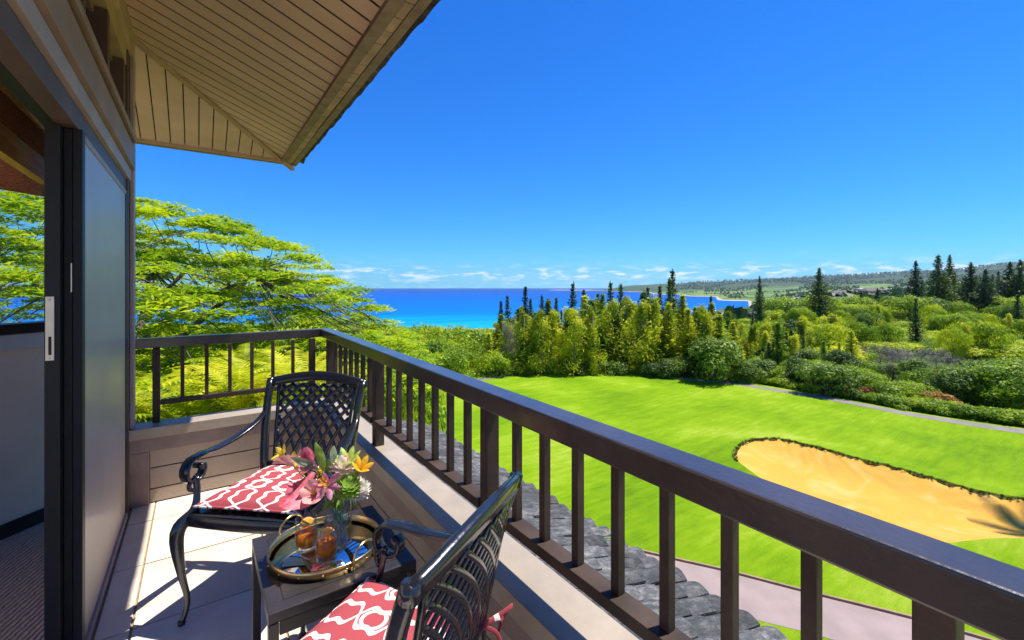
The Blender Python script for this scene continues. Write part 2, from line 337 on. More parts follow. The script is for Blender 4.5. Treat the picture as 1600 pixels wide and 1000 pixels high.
# ---- knee walls
def knee_back():
    t = thing('knee_wall', 'low taupe boarded wall with wide ledge at the far end of the deck', 'wall', W(.2,3.36,ZF))
    t.matrix_world = Matrix.Translation(W(.2,3.36,ZF)); o = t.location
    def loc(m, name, mat, bevel=.003):
        for i, v in enumerate(m.v): m.v[i] = tuple(Vector(v)-o)
        return m.obj(name, mat, t, bevel)
    x0, x1 = XW, .733
    loc(MB().box((x0,3.345,ZF-.3),(x1,3.40,ZL-.06),W), 'core', M['siding'])
    loc(MB().box((x0,3.285,ZL-.06),(.832,3.45,ZL),W), 'ledge', M['ledge'])
    loc(MB().box((x0,3.30,-.954),(x1,3.343,ZL-.0615),W), 'trim_board', M['trim'])
    loc(MB().box((x0,3.303,ZF+.001),(-.228,3.343,-.9555),W), 'corner_board', M['trim'])
    zs = [-.956,-1.056,-1.178,-1.258]
    for a, b in zip(zs[:-1], zs[1:]): loc(MB().box((-.226,3.3225,b+.003),(x1+.06,3.343,a-.003),W), 'siding_board', M['siding'])
    return t
def knee_side():
    o = W(.76,1.3,ZF); t = thing('knee_wall', 'long low taupe wall with sunlit ledge under the side railing', 'wall', o)
    def loc(m, name, mat, bevel=.003):
        for i, v in enumerate(m.v): m.v[i] = tuple(Vector(v)-o)
        return m.obj(name, mat, t, bevel)
    y0, y1 = -5.8, 3.283
    loc(MB().box((.735,y0,ZF-.3),(.80,y1+.11,ZL-.062),W), 'core', M['siding'])
    loc(MB().box((.677,y0,ZL-.06),(.832,y1,ZL),W), 'ledge', M['ledge'])
    loc(MB().box((.69,y0,-.954),(.733,y1,ZL-.0615),W), 'trim_board', M['trim'])
    zs = [-.956,-1.056,-1.178,-1.258]
    for a, b in zip(zs[:-1], zs[1:]): loc(MB().box((.712,y0,b+.003),(.733,y1+.037,a-.003),W), 'siding_board', M['siding'])
    return t
knee_back(); knee_side()

# ---- railings
def beam(m, p0, p1, wx, zt0, zb0, zt1=None, zb1=None, side=(1,0)):
    """beam between two plan points, width wx towards side"""
    zt1 = zt0 if zt1 is None else zt1; zb1 = zb0 if zb1 is None else zb1
    (x0,y0),(x1,y1) = p0, p1; sx, sy = side[0]*wx, side[1]*wx
    return m.hexa([W(x0,y0,zb0),W(x0+sx,y0+sy,zb0),W(x1+sx,y1+sy,zb1),W(x1,y1,zb1),W(x0,y0,zt0),W(x0+sx,y0+sy,zt0),W(x1+sx,y1+sy,zt1),W(x1,y1,zt1)])
def railing_side():
    o = W(.75,1.3,ZL); t = thing('deck_railing', 'long dark brown wooden railing running beside the chairs above the golf course', 'railing', o)
    def loc(m, name, mat=M['rail'], bevel=.004):
        for i, v in enumerate(m.v): m.v[i] = tuple(Vector(v)-o)
        return m.obj(name, mat, t, bevel)
    xi = lambda y: .7045+.0088*y
    zt = lambda y: -.3246+.0035*y
    m = MB(); a, b = -5.8, 3.462
    m.hexa([W(xi(a),a,zt(a)-.057),W(xi(a)+.072,a,zt(a)-.057),W(xi(b)+.072,b+.07,zt(b)-.057),W(xi(b),b,zt(b)-.057),
            W(xi(a),a,zt(a)),W(xi(a)+.072,a,zt(a)),W(xi(b)+.072,b+.07,zt(b)),W(xi(b),b,zt(b))])
    loc(m, 'top_rail', bevel=.005)
    posts = [(-5.17,-5.13),(-4.11,-4.07),(-3.05,-3.01),(-1.99,-1.95),(-.93,-.89),(.129,.164),(1.18,1.215),(2.243,2.29),(3.26,3.30)]
    for a, b in posts: loc(MB().box((.735,a,ZL+.001),(.782,b+.006,zt(a)-.058),W), 'post', M['rail_side'])
    for (a0,a1),(b0,b1) in zip(posts[:-1], posts[1:]):
        loc(MB().box((.728,a1+.007,-.708),(.778,b0-.001,-.678),W), 'bottom_rail', M['rail_side'], bevel=.003)
        for k in range(1,8):
            y = a1+(b0-a1)*k/8; loc(MB().box((.749,y-.011,-.677),(.771,y+.011,zt(y)-.058),W), 'baluster', M['rail_side'], bevel=.0015)
    return t
def railing_back():
    o = W(.2,3.43,ZL); t = thing('deck_railing', 'short dark brown wooden railing at the far end of the deck before the spreading tree', 'railing', o)
    def loc(m, name, mat=M['rail'], bevel=.004):
        for i, v in enumerate(m.v): m.v[i] = tuple(Vector(v)-o)
        return m.obj(name, mat, t, bevel)
    yi = lambda x: 3.425+.052*x
    m = MB(); a, b = -.31, .733
    m.hexa([W(a,yi(a),-.371),W(b,yi(b),-.371),W(b+.07,yi(b)+.07,-.371),W(a,yi(a)+.07,-.371),W(a,yi(a),-.3125),W(b,yi(b),-.3125),W(b+.07,yi(b)+.07,-.3125),W(a,yi(a)+.07,-.3125)])
    loc(m, 'top_rail', bevel=.005)
    y0 = 3.395
    for a, b in ((-.220,-.184),(.645,.685)): loc(MB().box((a,y0+.0,ZL+.001),(b,y0+.038,-.372),W), 'post', M['rail_side'])
    loc(MB().box((-.182,y0+.003,-.712),(.643,y0+.033,-.683),W), 'bottom_rail', M['rail_side'], bevel=.003)
    for k in range(1,7):
        x = -.20+.865*k/7; loc(MB().box((x-.010,y0+.008,-.682),(x+.010,y0+.028,-.372),W), 'baluster', M['rail_side'], bevel=.0015)
    return t
railing_side(); railing_back()

# ---- house
HO = W(XW,3.38,ZF)
house = thing('house', 'brown timber house with tan boarded eaves and a wide door opening on the left', 'house', HO)
def hp(m, name, mat, bevel=.002, parent=None):
    for i, v in enumerate(m.v): m.v[i] = tuple(Vector(v)-HO)
    return m.obj(name, mat, parent or house, bevel)
YA, YC = -1.3, 3.38
hp(MB().box((XW-.16,3.225,ZF-.3),(XW+.004,YC,1.31),W), 'corner_post', M['header_dark'])
hp(MB().box((XW+.0055,3.30,ZL+.001),(XW+.022,YC+.012,1.30),W), 'corner_trim', M['header_light'])
def band(x_out, z0, z1, mat, name, y1=3.30, xin=-.06): hp(MB().box((XW+xin,YA,z0),(XW+x_out,y1,z1),W), name, mat)
band(-.004, .520, .588, M['header_dark'], 'door_head', xin=-.055)
hp(MB().box((XW-.10,YA,.530),(XW-.057,3.22,.588),W), 'track_head', M['black'])
band(.012, .590, .652, M['header_light'], 'header_trim')
band(.030, .654, .772, M['header'], 'header_beam')
band(.018, .774, .806, M['header_dark'], 'header_trim')
band(.036, .808, .842, M['header'], 'clerestory_sill')
hp(MB().box((XW-.20,-5.8,ZF-.3),(XW,YA-.003,1.0),W), 'wall', M['bounce_wall'])  # unseen sunlit cream wall, added to bounce warm light onto the deck
# clerestory
hp(MB().box((XW-.10,YA,1.215),(XW-.002,3.224,1.30),W), 'clerestory_head', M['hip'])
hp(MB().box((XW-.16,YA,1.302),(XW+.02,3.38,1.47),W), 'top_beam', M['hip'])
for y in (.1,1.08,2.10,2.62,3.14):
    hp(MB().box((XW-.10,y,.844),(XW-.004,y+.055,1.213),W), 'clerestory_mullion', M['header_dark'])
for a, b in ((-1.2,.1),(.155,1.08),(1.135,2.10),(2.155,2.62),(2.675,3.14)):
    w_ = hp(MB().box((XW-.075,a,.846),(XW-.07,b,1.212),W), 'clerestory_window', M['window_far'], 0)
    hp(MB().box((XW-.068,a,.848),(XW-.05,b,.868),W), 'frame', M['header'], .001, w_); hp(MB().box((XW-.068,a,1.185),(XW-.05,b,1.211),W), 'frame', M['header'], .001, w_)
# soffit boards of the long eave (each a board), the hip triangle and the eave edge
XE, YE = .585, 4.283     # inner line of the eave trim
zs_ = lambda x: 1.452-(x-XW)*.3995        # long slope underside
so = hp(MB().hexa([W(XW-.02,YA,zs_(XW)+.02),W(.70,YA,zs_(.70)+.035),W(.70,4.40,zs_(.70)+.035),W(XW-.02,3.36,zs_(XW)+.02),
                   W(XW-.02,YA,zs_(XW)+.06),W(.70,YA,zs_(.70)+.075),W(.70,4.40,zs_(.70)+.075),W(XW-.02,3.36,zs_(XW)+.06)]), 'soffit', M['soffit_dark'], 0)
def hipx(y): return XW+(y-YC)      # the hip line in plan: x - XW = y - YC
n = 49; y0_ = YA; bw = .1165
y = YA
while y < YE:
    ya, yb = y+.0075, min(y+bw-.0075, YE)
    xa = max(XW, hipx(ya)+.018); xb = max(XW, hipx(yb)+.018)
    if xa < XE-.01:
        xb = min(xb, XE-.004)
        hp(MB().hexa([W(xa,ya,zs_(xa)),W(XE,ya,zs_(XE)),W(XE,yb,zs_(XE)),W(xb,yb,zs_(xb)),
                      W(xa,ya,zs_(xa)+.004),W(XE,ya,zs_(XE)+.004),W(XE,yb,zs_(XE)+.004),W(xb,yb,zs_(xb)+.004)]), 'board', M['soffit'], .0012, so)
    y += bw
zh = lambda y: 1.452-(y-YC)*.3995
so2 = hp(MB().hexa([W(XW-1.4,YC-.02,zh(YC)+.02),W(XW-1.4,4.40,zh(4.40)+.035),W(.70,4.40,zh(4.40)+.035),W(XW-.02,YC-.02,zh(YC)+.02),
                    W(XW-1.4,YC-.02,zh(YC)+.06),W(XW-1.4,4.40,zh(4.40)+.075),W(.70,4.40,zh(4.40)+.075),W(XW-.02,YC-.02,zh(YC)+.06)]), 'soffit', M['soffit_dark'], 0)
x = -1.40; bw2 = .088
while x < XE:
    xa, xb = x+.0035, min(x+bw2-.0035, XE)
    ya = max(YC, YC+(xa-XW)+.018); yb = max(YC, YC+(xb-XW)+.018)
    if ya < YE-.01:
        yb = min(yb, YE-.004)
        hp(MB().hexa([W(xa,ya,zh(ya)),W(xb,yb,zh(yb)),W(xb,YE,zh(YE)),W(xa,YE,zh(YE)),
                      W(xa,ya,zh(ya)+.016),W(xb,yb,zh(yb)+.016),W(xb,YE,zh(YE)+.016),W(xa,YE,zh(YE)+.016)]), 'board', M['soffit'], .0012, so2)
    x += bw2
# hip cover strip
c0, c1 = Vector((XW-.01,YC-.01)), Vector((.693,4.378)); dv = (c1-c0).normalized(); nv = Vector((-dv.y, dv.x))
def hz(p): return zs_(p.x)
m = MB(); pts = []
for dz in (-.022, .004):
    for p in (c0-nv*.020, c1-nv*.020, c1+nv*.020, c0+nv*.020): pts.append(W(p.x, p.y, 1.452-((p.x-XW)+(p.y-YC))/2*.3995+dz))
hp(m.hexa(pts), 'hip_strip', M['hip'], .002)
# eave: trim board, blocks, fascia, drip
ze = zs_(XE)
hp(MB().box((XE,YA,ze-.022),(XE+.052,YE+.050,ze+.02),W), 'eave_trim', M['eave'])
hp(MB().box((-1.45,YE,ze-.022),(XE-.002,YE+.036,ze+.02),W), 'eave_trim', M['hip'])
y = YA
while y < 4.33:
    hp(MB().box((XE+.056,y+.004,ze-.012-.002*((int(y*50))%3)),(XE+.093,y+.112,ze+.02),W), 'vent_block', M['block'], .001); y += .1165
x = -1.4
while x < .56:
    hp(MB().box((x+.003,YE+.040,ze-.010),(x+.084,YE+.066,ze+.02),W), 'vent_block', M['block'], .001); x += .088
hp(MB().box((XE+.097,YA,ze-.016),(XE+.138,YE+.118,ze+.05),W), 'fascia', M['eave'])
hp(MB().box((-1.45,YE+.070,ze-.016),(XE+.095,YE+.110,ze+.05),W), 'fascia', M['eave'])
# roof covering over the eave: tile ends peeping past the fascia
rf = MB()
rf.hexa([W(XW-.3,YA,1.62),W(.735,YA,ze+.052),W(.735,4.41,ze+.052),W(XW-.3,3.1,1.62),W(XW-.3,YA,1.66),W(.735,YA,ze+.075),W(.735,4.41,ze+.075),W(XW-.3,3.1,1.66)])
rf.hexa([W(-1.7,3.1,1.62),W(XW-.3,3.1,1.62),W(.735,4.41,ze+.052),W(-1.7,4.41,ze+.052),W(-1.7,3.1,1.66),W(XW-.3,3.1,1.66),W(.735,4.41,ze+.075),W(-1.7,4.41,ze+.075)])
hp(rf, 'roof', M['eave'], 0)
def tile_mesh(w, l, th, hump):
    n = 6; vs = []; fs = []
    for e, xx in enumerate((0, l)):
        for k in range(n+1):
            t = k/n; z = hump*math.sin(math.pi*t); vs.append((xx, (t-.5)*w, z+(.0 if e else .0)))
        for k in range(n+1):
            t = k/n; z = hump*math.sin(math.pi*t)-th; vs.append((xx, (t-.5)*w, z))
    q = n+1
    for k in range(n):
        fs += [(k, k+1, 2*q+k+1, 2*q+k), (q+k, 3*q+k, 3*q+k+1, q+k+1), (k, q+k, q+k+1, k+1), (2*q+k, 2*q+k+1, 3*q+k+1, 3*q+k)]
    fs += [(0, 2*q, 3*q, q), (n, q+n, 3*q+n, 2*q+n)]
    me = bpy.data.meshes.new('roof_tile'); me.from_pydata(vs, [], fs)
    bm = bmesh.new(); bm.from_mesh(me); bmesh.ops.recalc_face_normals(bm, faces=bm.faces); bm.to_mesh(me); bm.free(); return me
tme = tile_mesh(.245, .16, .018, .022); tme.materials.append(M['rooftile'])
y = YA
while y < 4.35:
    o = link('roof_tile', tme, None, house); p = W(.655+random.uniform(-.003,.003), y+.11, ze+.098); o.location = p-HO; o.rotation_euler = (0, .37, 0); y += .22
x = -1.4
while x < .62:
    o = link('roof_tile', tme, None, house); p = W(x+.11, 4.33, ze+.098); o.location = p-HO; o.rotation_euler = (0, .37, math.pi/2); x += .22

# ---- sliding door leaf seen end on, jamb and the fixed grey panel
so_ = W(-.35,2.02,ZF)
sl = thing('sliding_door', 'black sliding door leaf seen end on with a pale lock plate', 'door', so_)
def sp_(m, name, mat, bevel=.001, par=None):
    for i, v in enumerate(m.v): m.v[i] = tuple(Vector(v)-so_)
    return m.obj(name, mat, par or sl, bevel)
sp_(MB().box((-.396,2.0,ZF+.012),(-.360,2.09,.517),W), 'stile', M['black'], .002)
sp_(MB().box((-.394,2.092,ZF+.012),(-.362,3.16,-1.13),W), 'rail', M['black'], .002); sp_(MB().box((-.394,2.092,.43),(-.362,3.16,.517),W), 'rail', M['black'], .002)
sp_(MB().box((-.394,3.162,ZF+.012),(-.362,3.22,.517),W), 'stile', M['black'], .002)
sp_(MB().box((-.381,2.092,-1.128),(-.377,3.16,.428),W), 'pane', M['pane'], 0)
lp = sp_(MB().box((-.3925,1.9955,-.236),(-.3725,1.9995,-.033),W), 'lock_plate', M['steel'], .0008)
sp_(MB().box((-.3855,1.9945,-.218),(-.3785,1.9953,-.160),W), 'latch_slot', M['black'], 0, lp)
sp_(MB().add([W(-.3825+.0022*math.cos(a),1.9946,-.044+.0022*math.sin(a)) for a in np.linspace(0,2*math.pi,9)[:-1]], [tuple(range(8))]).add([W(-.3825+.0018*math.cos(a),1.9946,-.228+.0018*math.sin(a)) for a in np.linspace(0,2*math.pi,9)[:-1]], [tuple(range(8))]), 'screw', M['trim'], 0, lp)
jo = W(-.33,2.1,ZF)
jb = thing('screen_door', 'second dark door leaf between the lock leaf and the grey panel', 'door', jo)
def jp(m, name, mat, bevel=.001):
    for i, v in enumerate(m.v): m.v[i] = tuple(Vector(v)-jo)
    return m.obj(name, mat, jb, bevel)
jp(MB().box((-.3585,2.035,ZF+.012),(-.337,2.10,.517),W), 'stile', M['jamb'], .002)
jp(MB().box((-.357,2.102,ZF+.012),(-.339,3.22,-1.16),W), 'rail', M['jamb'], .002); jp(MB().box((-.357,2.102,.46),(-.339,3.22,.517),W), 'rail', M['jamb'], .002)
jp(MB().box((-.3495,2.102,-1.158),(-.3465,3.2,.458),W), 'mesh_panel', M['jamb'], 0)
jp(MB().box((-.3405,2.031,-.02),(-.3375,2.0345,.075),W), 'pull', M['steel'], 0)
po = W(XW,2.6,ZF)
pn = thing('fixed_door_panel', 'tall grey reflective door panel beside the deck tiles', 'door', po)
def pp(m, name, mat, bevel=.001):
    for i, v in enumerate(m.v): m.v[i] = tuple(Vector(v)-po)
    return m.obj(name, mat, pn, bevel)
pp(MB().box((-.3355,2.03,ZF+.001),(-.312,2.075,.519),W), 'stile', M['jamb'], .002)
pp(MB().box((-.3355,3.175,ZF+.001),(-.316,3.223,.519),W), 'stile', M['black'], .002)
pp(MB().box((-.3355,2.077,.497),(-.316,3.173,.519),W), 'rail', M['header_light'], .002)
pp(MB().box((-.3355,2.077,ZF+.001),(-.310,3.173,-1.225),W), 'rail', M['header_light'], .002)
pp(MB().box((-.331,2.077,-1.224),(-.320,3.173,.496),W), 'panel', M['screen'], .0)
tag(MB().box((-.42,YA,ZF-.005),(-.306,2.029,ZF+.012),W).obj('door_track', M['steel'], None, .001), 'metal floor track of the sliding doors along the opening', 'door track')

# ---- the room behind the opening
tag(MB().box((-3.6,-2.4,ZF-.1),(-.422,4.3,ZF+.004),W).obj('carpet_floor', M['carpet']), kind='structure')
rw = tag(None or bpy.data.objects.new('room_wall', None), kind='structure'); COL.objects.link(rw)
def q45(s, off, z):                # s along the slanted wall, off behind it
    return W(-.40+(-s-off)*.7071, 3.67+(-s+off)*.7071, z)
def wall45(s0, s1, z0, z1, o0, o1):
    return MB().hexa([q45(s0,o0,z0),q45(s0,o1,z0),q45(s1,o1,z0),q45(s1,o0,z0),q45(s0,o0,z1),q45(s0,o1,z1),q45(s1,o1,z1),q45(s1,o0,z1)])
wall45(0,3.2,ZF,-.243,0,.10).obj('wall', M['wall_in'], rw)
wall45(0,.14,-.241,1.5,0,.10).obj('wall', M['wall_in'], rw); wall45(1.5,3.2,-.241,1.5,0,.10).obj('wall', M['wall_in'], rw)
wall45(.142,1.498,.80,1.5,0,.10).obj('wall', M['wall_in'], rw)
wall45(.0,3.2,-.322,-.245,-.012,-.001).obj('apron', M['sill_white'], rw, .002)
wall45(0,3.2,ZF+.005,ZF+.075,-.016,-.001).obj('baseboard', M['dark_wood'], rw, .002)
wn = tag(wall45(.142,1.498,-.241,-.192,-.02,.11).obj('window_frame', M['dark_wood'], None, .002), 'dark framed window in the slanted room wall with the tree outside', 'window')
wall45(.142,.182,-.19,.80,.03,.08).obj('jamb', M['dark_wood'], wn, .002); wall45(1.46,1.498,-.19,.80,.03,.08).obj('jamb', M['dark_wood'], wn, .002)
wall45(.184,1.458,-.19,.798,.05,.055).obj('pane', M['pane'], wn)
bl = tag(wall45(.146,1.49,.475,.80,-.045,-.020).obj('reed_blind', M['brown_weave'], None, .004), 'brown woven reed blind half rolled up above the room window', 'blind')
cm = MB(); p0 = q45(.405,-.05,.48); p1 = q45(.405,-.05,-.19); cm.tube([p0,p1], .0022, 5); cm.obj('cord', M['brown_weave'], bl)
tm_ = MB(); c = q45(.405,-.05,-.2); tm_.lathe([(.001,-.022),(.010,-.016),(.005,-.002),(.010,.012),(.001,.020)], c, 10); tm_.tube([c+Vector((0,0,-.02)), c+Vector((0,0,-.075))], .0012, 5)
tm_.obj('cord_toggle', M['orange_wood'], bl)
# ceiling beams
tag(MB().box((-.66,-2.4,.52),(-.62,3.25,.635),W).obj('ceiling_beam', M['orange_wood'], None, .004), 'orange stained timber beam inside the room', 'beam')
tag(MB().box((-.66,-2.4,.637),(-.612,3.28,.745),W).obj('reed_blind', M['brown_weave'], None, .004), 'rolled dark reed blind above the orange timber beam', 'blind')
tag(MB().box((-.66,-2.4,.747),(-.60,3.3,.95),W).obj('ceiling_beam', M['orange_wood'], None, .004), 'upper timber head board over the rolled blind', 'beam')
tag(MB().box((-.78,-2.4,1.55),(XW-.17,3.3,1.6),W).obj('ceiling', M['orange_wood']), kind='structure')
# =================================================================== DECK FURNITURE
def bez(p, n=14):
    """smooth curve through control points (Catmull-Rom)"""
    P = [Vector(q) for q in p]; P = [2*P[0]-P[1]]+P+[2*P[-1]-P[-2]]; out = []
    segs = len(P)-3
    for i in range(segs):
        a, b, c, d = P[i:i+4]; m = max(2, n//segs)
        for k in range(m):
            t = k/m; out.append(.5*((2*b)+(c-a)*t+(2*a-5*b+4*c-d)*t*t+(3*b-a-3*c+d)*t**3))
    out.append(P[-2]); return out
SEAT = .455
def make_chair(label, group):
    t = thing('patio_chair', label, 'chair', (0,0,0), 0, group)
    for s in (-1, 1):
        m = MB(); pts = bez([(s*.235,-.285,0),(s*.228,-.235,.20),(s*.225,-.205,SEAT),(s*.240,-.225,.60),(s*.252,-.262,.78),(s*.262,-.305,.905)], 20)
        m.strap(pts, [.030]*len(pts), [.034]*len(pts), Vector((1,0,0))); m.tube([pts[-1]+Vector((0,.002,-.02)), pts[-1]+Vector((0,-.004,.012))], [.021,.019], 10)
        m.obj('rear_leg', M['iron'], t)
        # cabriole front leg
        pts = bez([(s*.268,.175,SEAT+.13),(s*.258,.180,SEAT+.07),(s*.255,.200,SEAT),(s*.285,.250,SEAT-.07),(s*.278,.240,.22),(s*.262,.225,.09),(s*.270,.245,.0)], 30)
        n = len(pts); ws = [.020+.030*math.exp(-((i/n-.47)/.16)**2)+.006*(1-i/n) for i in range(n)]
        m = MB(); m.strap(pts, ws, [w*.72 for w in ws], Vector((.75*s,.66,0)).normalized()); m.tube([pts[-1], pts[-1]+Vector((0,0,.018))], .014, 8)
        m.obj('front_leg', M['iron'], t)
        # arm, ending in a scroll
        c = Vector((s*.285,.165,.612)); r = .056; sp = []
        for k in range(12):
            a = math.radians(100-k*27); rr = r*(1-.018*k); sp.append(c+Vector((0, rr*math.cos(a), rr*math.sin(a))))
        pts = bez([(s*.250,-.258,.765),(s*.262,-.20,.715),(s*.285,-.08,.672),(s*.295,.04,.660),(s*.290,.12,.670)], 18)[:-1]+sp
        ws = [.026+.020*min(1, i/12) for i in range(len(pts))]; ws = [w*(1 if i < 22 else .85) for i, w in enumerate(ws)]
        m = MB(); m.strap(pts, ws, .013, Vector((1,0,0))); a_ = m.obj('armrest', M['iron'], t)
        mm = MB(); e = c+(sp[-1]-c)*.62; mm.tube([e-Vector((.022,0,0)), e+Vector((.022,0,0))], .014, 12); mm.obj('scroll_knob', M['iron'], a_)
        m = MB(); pts = bez([(s*.268,.165,SEAT+.14),(s*.27,.205,SEAT+.115),(s*.27,.205,SEAT+.09),(s*.262,.19,SEAT+.08)], 10); m.tube(pts, .009, 8); m.ball((s*.268,.170,SEAT+.112), .012, 8); m.obj('bracket', M['iron'], t)
    # crest rail, arched and bowed backwards
    pts = [Vector((x, -.305-.03*(1-(x/.262)**2), .895+.034*(1-(x/.262)**2)**1.3)) for x in np.linspace(-.262,.262,19)]
    m = MB(); m.strap(pts, .050, .026, Vector((0,-.25,1)).normalized()); m.obj('crest_rail', M['iron'], t)
    def bow(x, z):      # the curved plane of the back
        f = (z-SEAT)/(.905-SEAT); yy = -.205-.10*f-.012*math.sin(math.pi*f)*0
        return Vector((x, yy-.03*(1-(x/.26)**2)*(.5+.5*f), z))
    def hw(z): f = (z-.5)/.37; return .185+.030*f
    zb, zt = .520, .885
    for s in (-1, 1):
        m = MB(); m.strap([bow(s*hw(z), z) for z in np.linspace(zb-.03, zt, 8)], .016, .014, Vector((1,0,0))); m.obj('back_stile', M['iron'], t)
    m = MB(); m.strap([bow(x, zb-.028) for x in np.linspace(-.232,.232,9)], .030, .016, Vector((0,0,1))); m.obj('lower_rail', M['iron'], t)
    m = MB()
    for s in (-1, 1):
        for k in range(-5, 9):
            x0 = -.17+.0575*k
            run = []
            for i in range(25):
                f = i/24; z = zb-.02+(zt-zb+.02)*f; x = s*(x0+.30*f**1.7-.10)
                if abs(x) < hw(z)+.004: run.append(bow(x, z))
                else:
                    if len(run) > 2: m.strap(run, .0175, .009 if s > 0 else .011, Vector((1,0,0)))
                    run = []
            if len(run) > 2: m.strap(run, .0175, .009 if s > 0 else .011, Vector((1,0,0)))
    m.obj('lattice', M['iron'], t)
    # seat: rim and slab
    def seat_outline(g, n=40):
        P = []
        for x, y in ((-.215,-.205),(.215,-.205),(.262,.225),(-.262,.225)): P.append(Vector((x*g, y*g+0.0)))
        return P
    m = MB(); o = seat_outline(1)
    m.hexa([(p.x,p.y,SEAT-.040) for p in o]+[(p.x,p.y,SEAT) for p in o]); m.obj('seat', M['iron'], t, bevel=.008)
    m = MB(); pts = [Vector((x, .228+.012*(1-(x/.25)**2), SEAT-.03-.012*(1-(x/.25)**2)*0)) for x in np.linspace(-.255,.255,13)]
    m.strap(pts, .046, .014, Vector((0,0,1))); m.obj('apron', M['iron'], t)
    return t
def make_cushion(label):
    nx, ny = 26, 26; vs = []; 
    def prof(a): return (1-abs(a)**5)**.5 if abs(a) < 1 else 0
    V = []; Q = []
    for side in (1, -1):
        for j in range(ny+1):
            for i in range(nx+1):
                a, b = 2*i/nx-1, 2*j/ny-1; w = .205+.035*(b+1)/2
                pinch = 1-.035*(1-abs(a)**3)*(abs(b)**4)-0
                h = .034*prof(a)*prof(b)*(1+.10*math.sin(5*a+1)*math.sin(4*b))
                V.append((a*w*(1-.03*(1-b*b)*abs(a)**4), b*.215*pinch, side*h*(1 if side > 0 else .55)+.022))
        base = 0 if side > 0 else (nx+1)*(ny+1)
        for j in range(ny):
            for i in range(nx):
                q = (base+j*(nx+1)+i, base+j*(nx+1)+i+1, base+(j+1)*(nx+1)+i+1, base+(j+1)*(nx+1)+i); Q.append(q if side > 0 else q[::-1])
    me = np_mesh('seat_cushion', V, Q, True); o = link('seat_cushion', me, M['cushion']); tag(o, label, 'cushion')
    # piping round the edge
    pts = []
    for e in range(4):
        for k in range(12):
            s = -1+2*k/12; a, b = ((s,-1),(1,s),(-s,1),(-1,-s))[e]
            w = .205+.035*(b+1)/2; pinch = 1-.035*(1-abs(a)**3)*(abs(b)**4); pts.append(Vector((a*w*(1-.03*(1-b*b)*abs(a)**4), b*.215*pinch, .022)))
    pts.append(pts[0]); m = MB(); m.tube(pts, .0055, 6, cap=False); m.obj('piping', M['cushion'], o)
    return o
G_ch = 'black cast metal patio chairs'
ch1 = make_chair('black lattice-back armchair in the far corner of the deck facing the little table', G_ch)
ch1.location = (.310,2.310,.0); ch1.rotation_euler = (0,0,math.radians(137.5))
ch2 = dup(ch1, (.362,1.128,0), math.radians(32.3), 'nearest black armchair seen from behind at the bottom edge of the view', G_ch)
cu1 = make_cushion('coral and white trellis cushion on the chair in the far corner')
def seat_on(c, o): c.location = o.location+Vector((0,0,SEAT+.002)); c.rotation_euler = o.rotation_euler
ch2.scale = (.95,.95,.965)
seat_on(cu1, ch1)
cu2 = cu1.copy(); COL.objects.link(cu2); cu2['label'] = 'coral and white trellis cushion on the nearest chair, tied on with ribbons'
for c_ in cu1.children: d = c_.copy(); COL.objects.link(d); d.parent = cu2
seat_on(cu2, ch2); cu2.location.z = SEAT*.955+.014
for pts in ([( .19,-.20,.02),(.225,-.235,.03),(.245,-.25,.02),(.25,-.235,-.04),(.262,-.25,-.10)], [(.19,-.20,.02),(.24,-.245,.035),(.275,-.27,.045),(.29,-.25,.02),(.25,-.245,.01)], [(.2,-.2,.02),(.215,-.25,0),(.20,-.275,-.06),(.215,-.29,-.13)]):
    m = MB(); m.strap(bez(pts, 16), .012, .0022, Vector((.3,.2,1))); m.obj('tie_ribbon', M['cushion'], cu2)

# ---- side table
TZ = .472; tx0, tx1, ty0, ty1 = .147*K, .548*K, 1.285*K, 1.708*K
tb = thing('side_table', 'low dark bronze square side table between the two chairs', 'table', ((tx0+tx1)/2,(ty0+ty1)/2,0))
hx, hy = (tx1-tx0)/2, (ty1-ty0)/2
m = MB(); m.box((-hx,-hy,TZ-.032),(hx,hy,TZ)); m.obj('table_top', M['table'], tb, bevel=.004)
for g, nm in ((.045,'groove'),):
    for a, b in (((-hx+g,-hy+g),(hx-g,-hy+g+.0022)),((-hx+g,hy-g-.0022),(hx-g,hy-g)),((-hx+g,-hy+g+.0024),(-hx+g+.0022,hy-g-.0024)),((hx-g-.0022,-hy+g+.0024),(hx-g,hy-g-.0024))):
        MB().box((a[0],a[1],TZ+.0002),(b[0],b[1],TZ+.0007)).obj(nm, M['black'], tb)
sl_m = MB(); 
for q in range(4):
    R_ = Matrix.Rotation(q*math.pi/2, 3, 'Z')
    for k in range(-3, 4):
        if k == 0: continue
        c = R_ @ Vector((k*.021, -hy+.072+.010*math.cos(k*.7), 0)); w = .0075
        if q % 2: w = .006
        e1, e2 = R_ @ Vector((w,0,0)), R_ @ Vector((.15*w*k/3, .010, 0))
        P = [c-e1-e2, c+e1-e2, c+e1+e2, c-e1+e2]; sl_m.add([(p.x,p.y,TZ+.0006) for p in P], [(0,1,2,3)])
tag(sl_m.obj('slot_pattern', M['black'], tb), kind='stuff')
for sx in (-1,1):
    for sy in (-1,1):
        MB().box((sx*(hx-.014)-.014, sy*(hy-.014)-.014, 0),(sx*(hx-.014)+.014, sy*(hy-.014)+.014, TZ-.033)).obj('leg', M['table'], tb, bevel=.003)
for sx in (-1,1): MB().box((sx*(hx-.012)-.006,-hy+.03,TZ-.075),(sx*(hx-.012)+.006,hy-.03,TZ-.0335)).obj('apron', M['table'], tb, bevel=.002)
for sy in (-1,1): MB().box((-hx+.03,sy*(hy-.012)-.006,TZ-.075),(hx-.03,sy*(hy-.012)+.006,TZ-.0335)).obj('apron', M['table'], tb, bevel=.002)

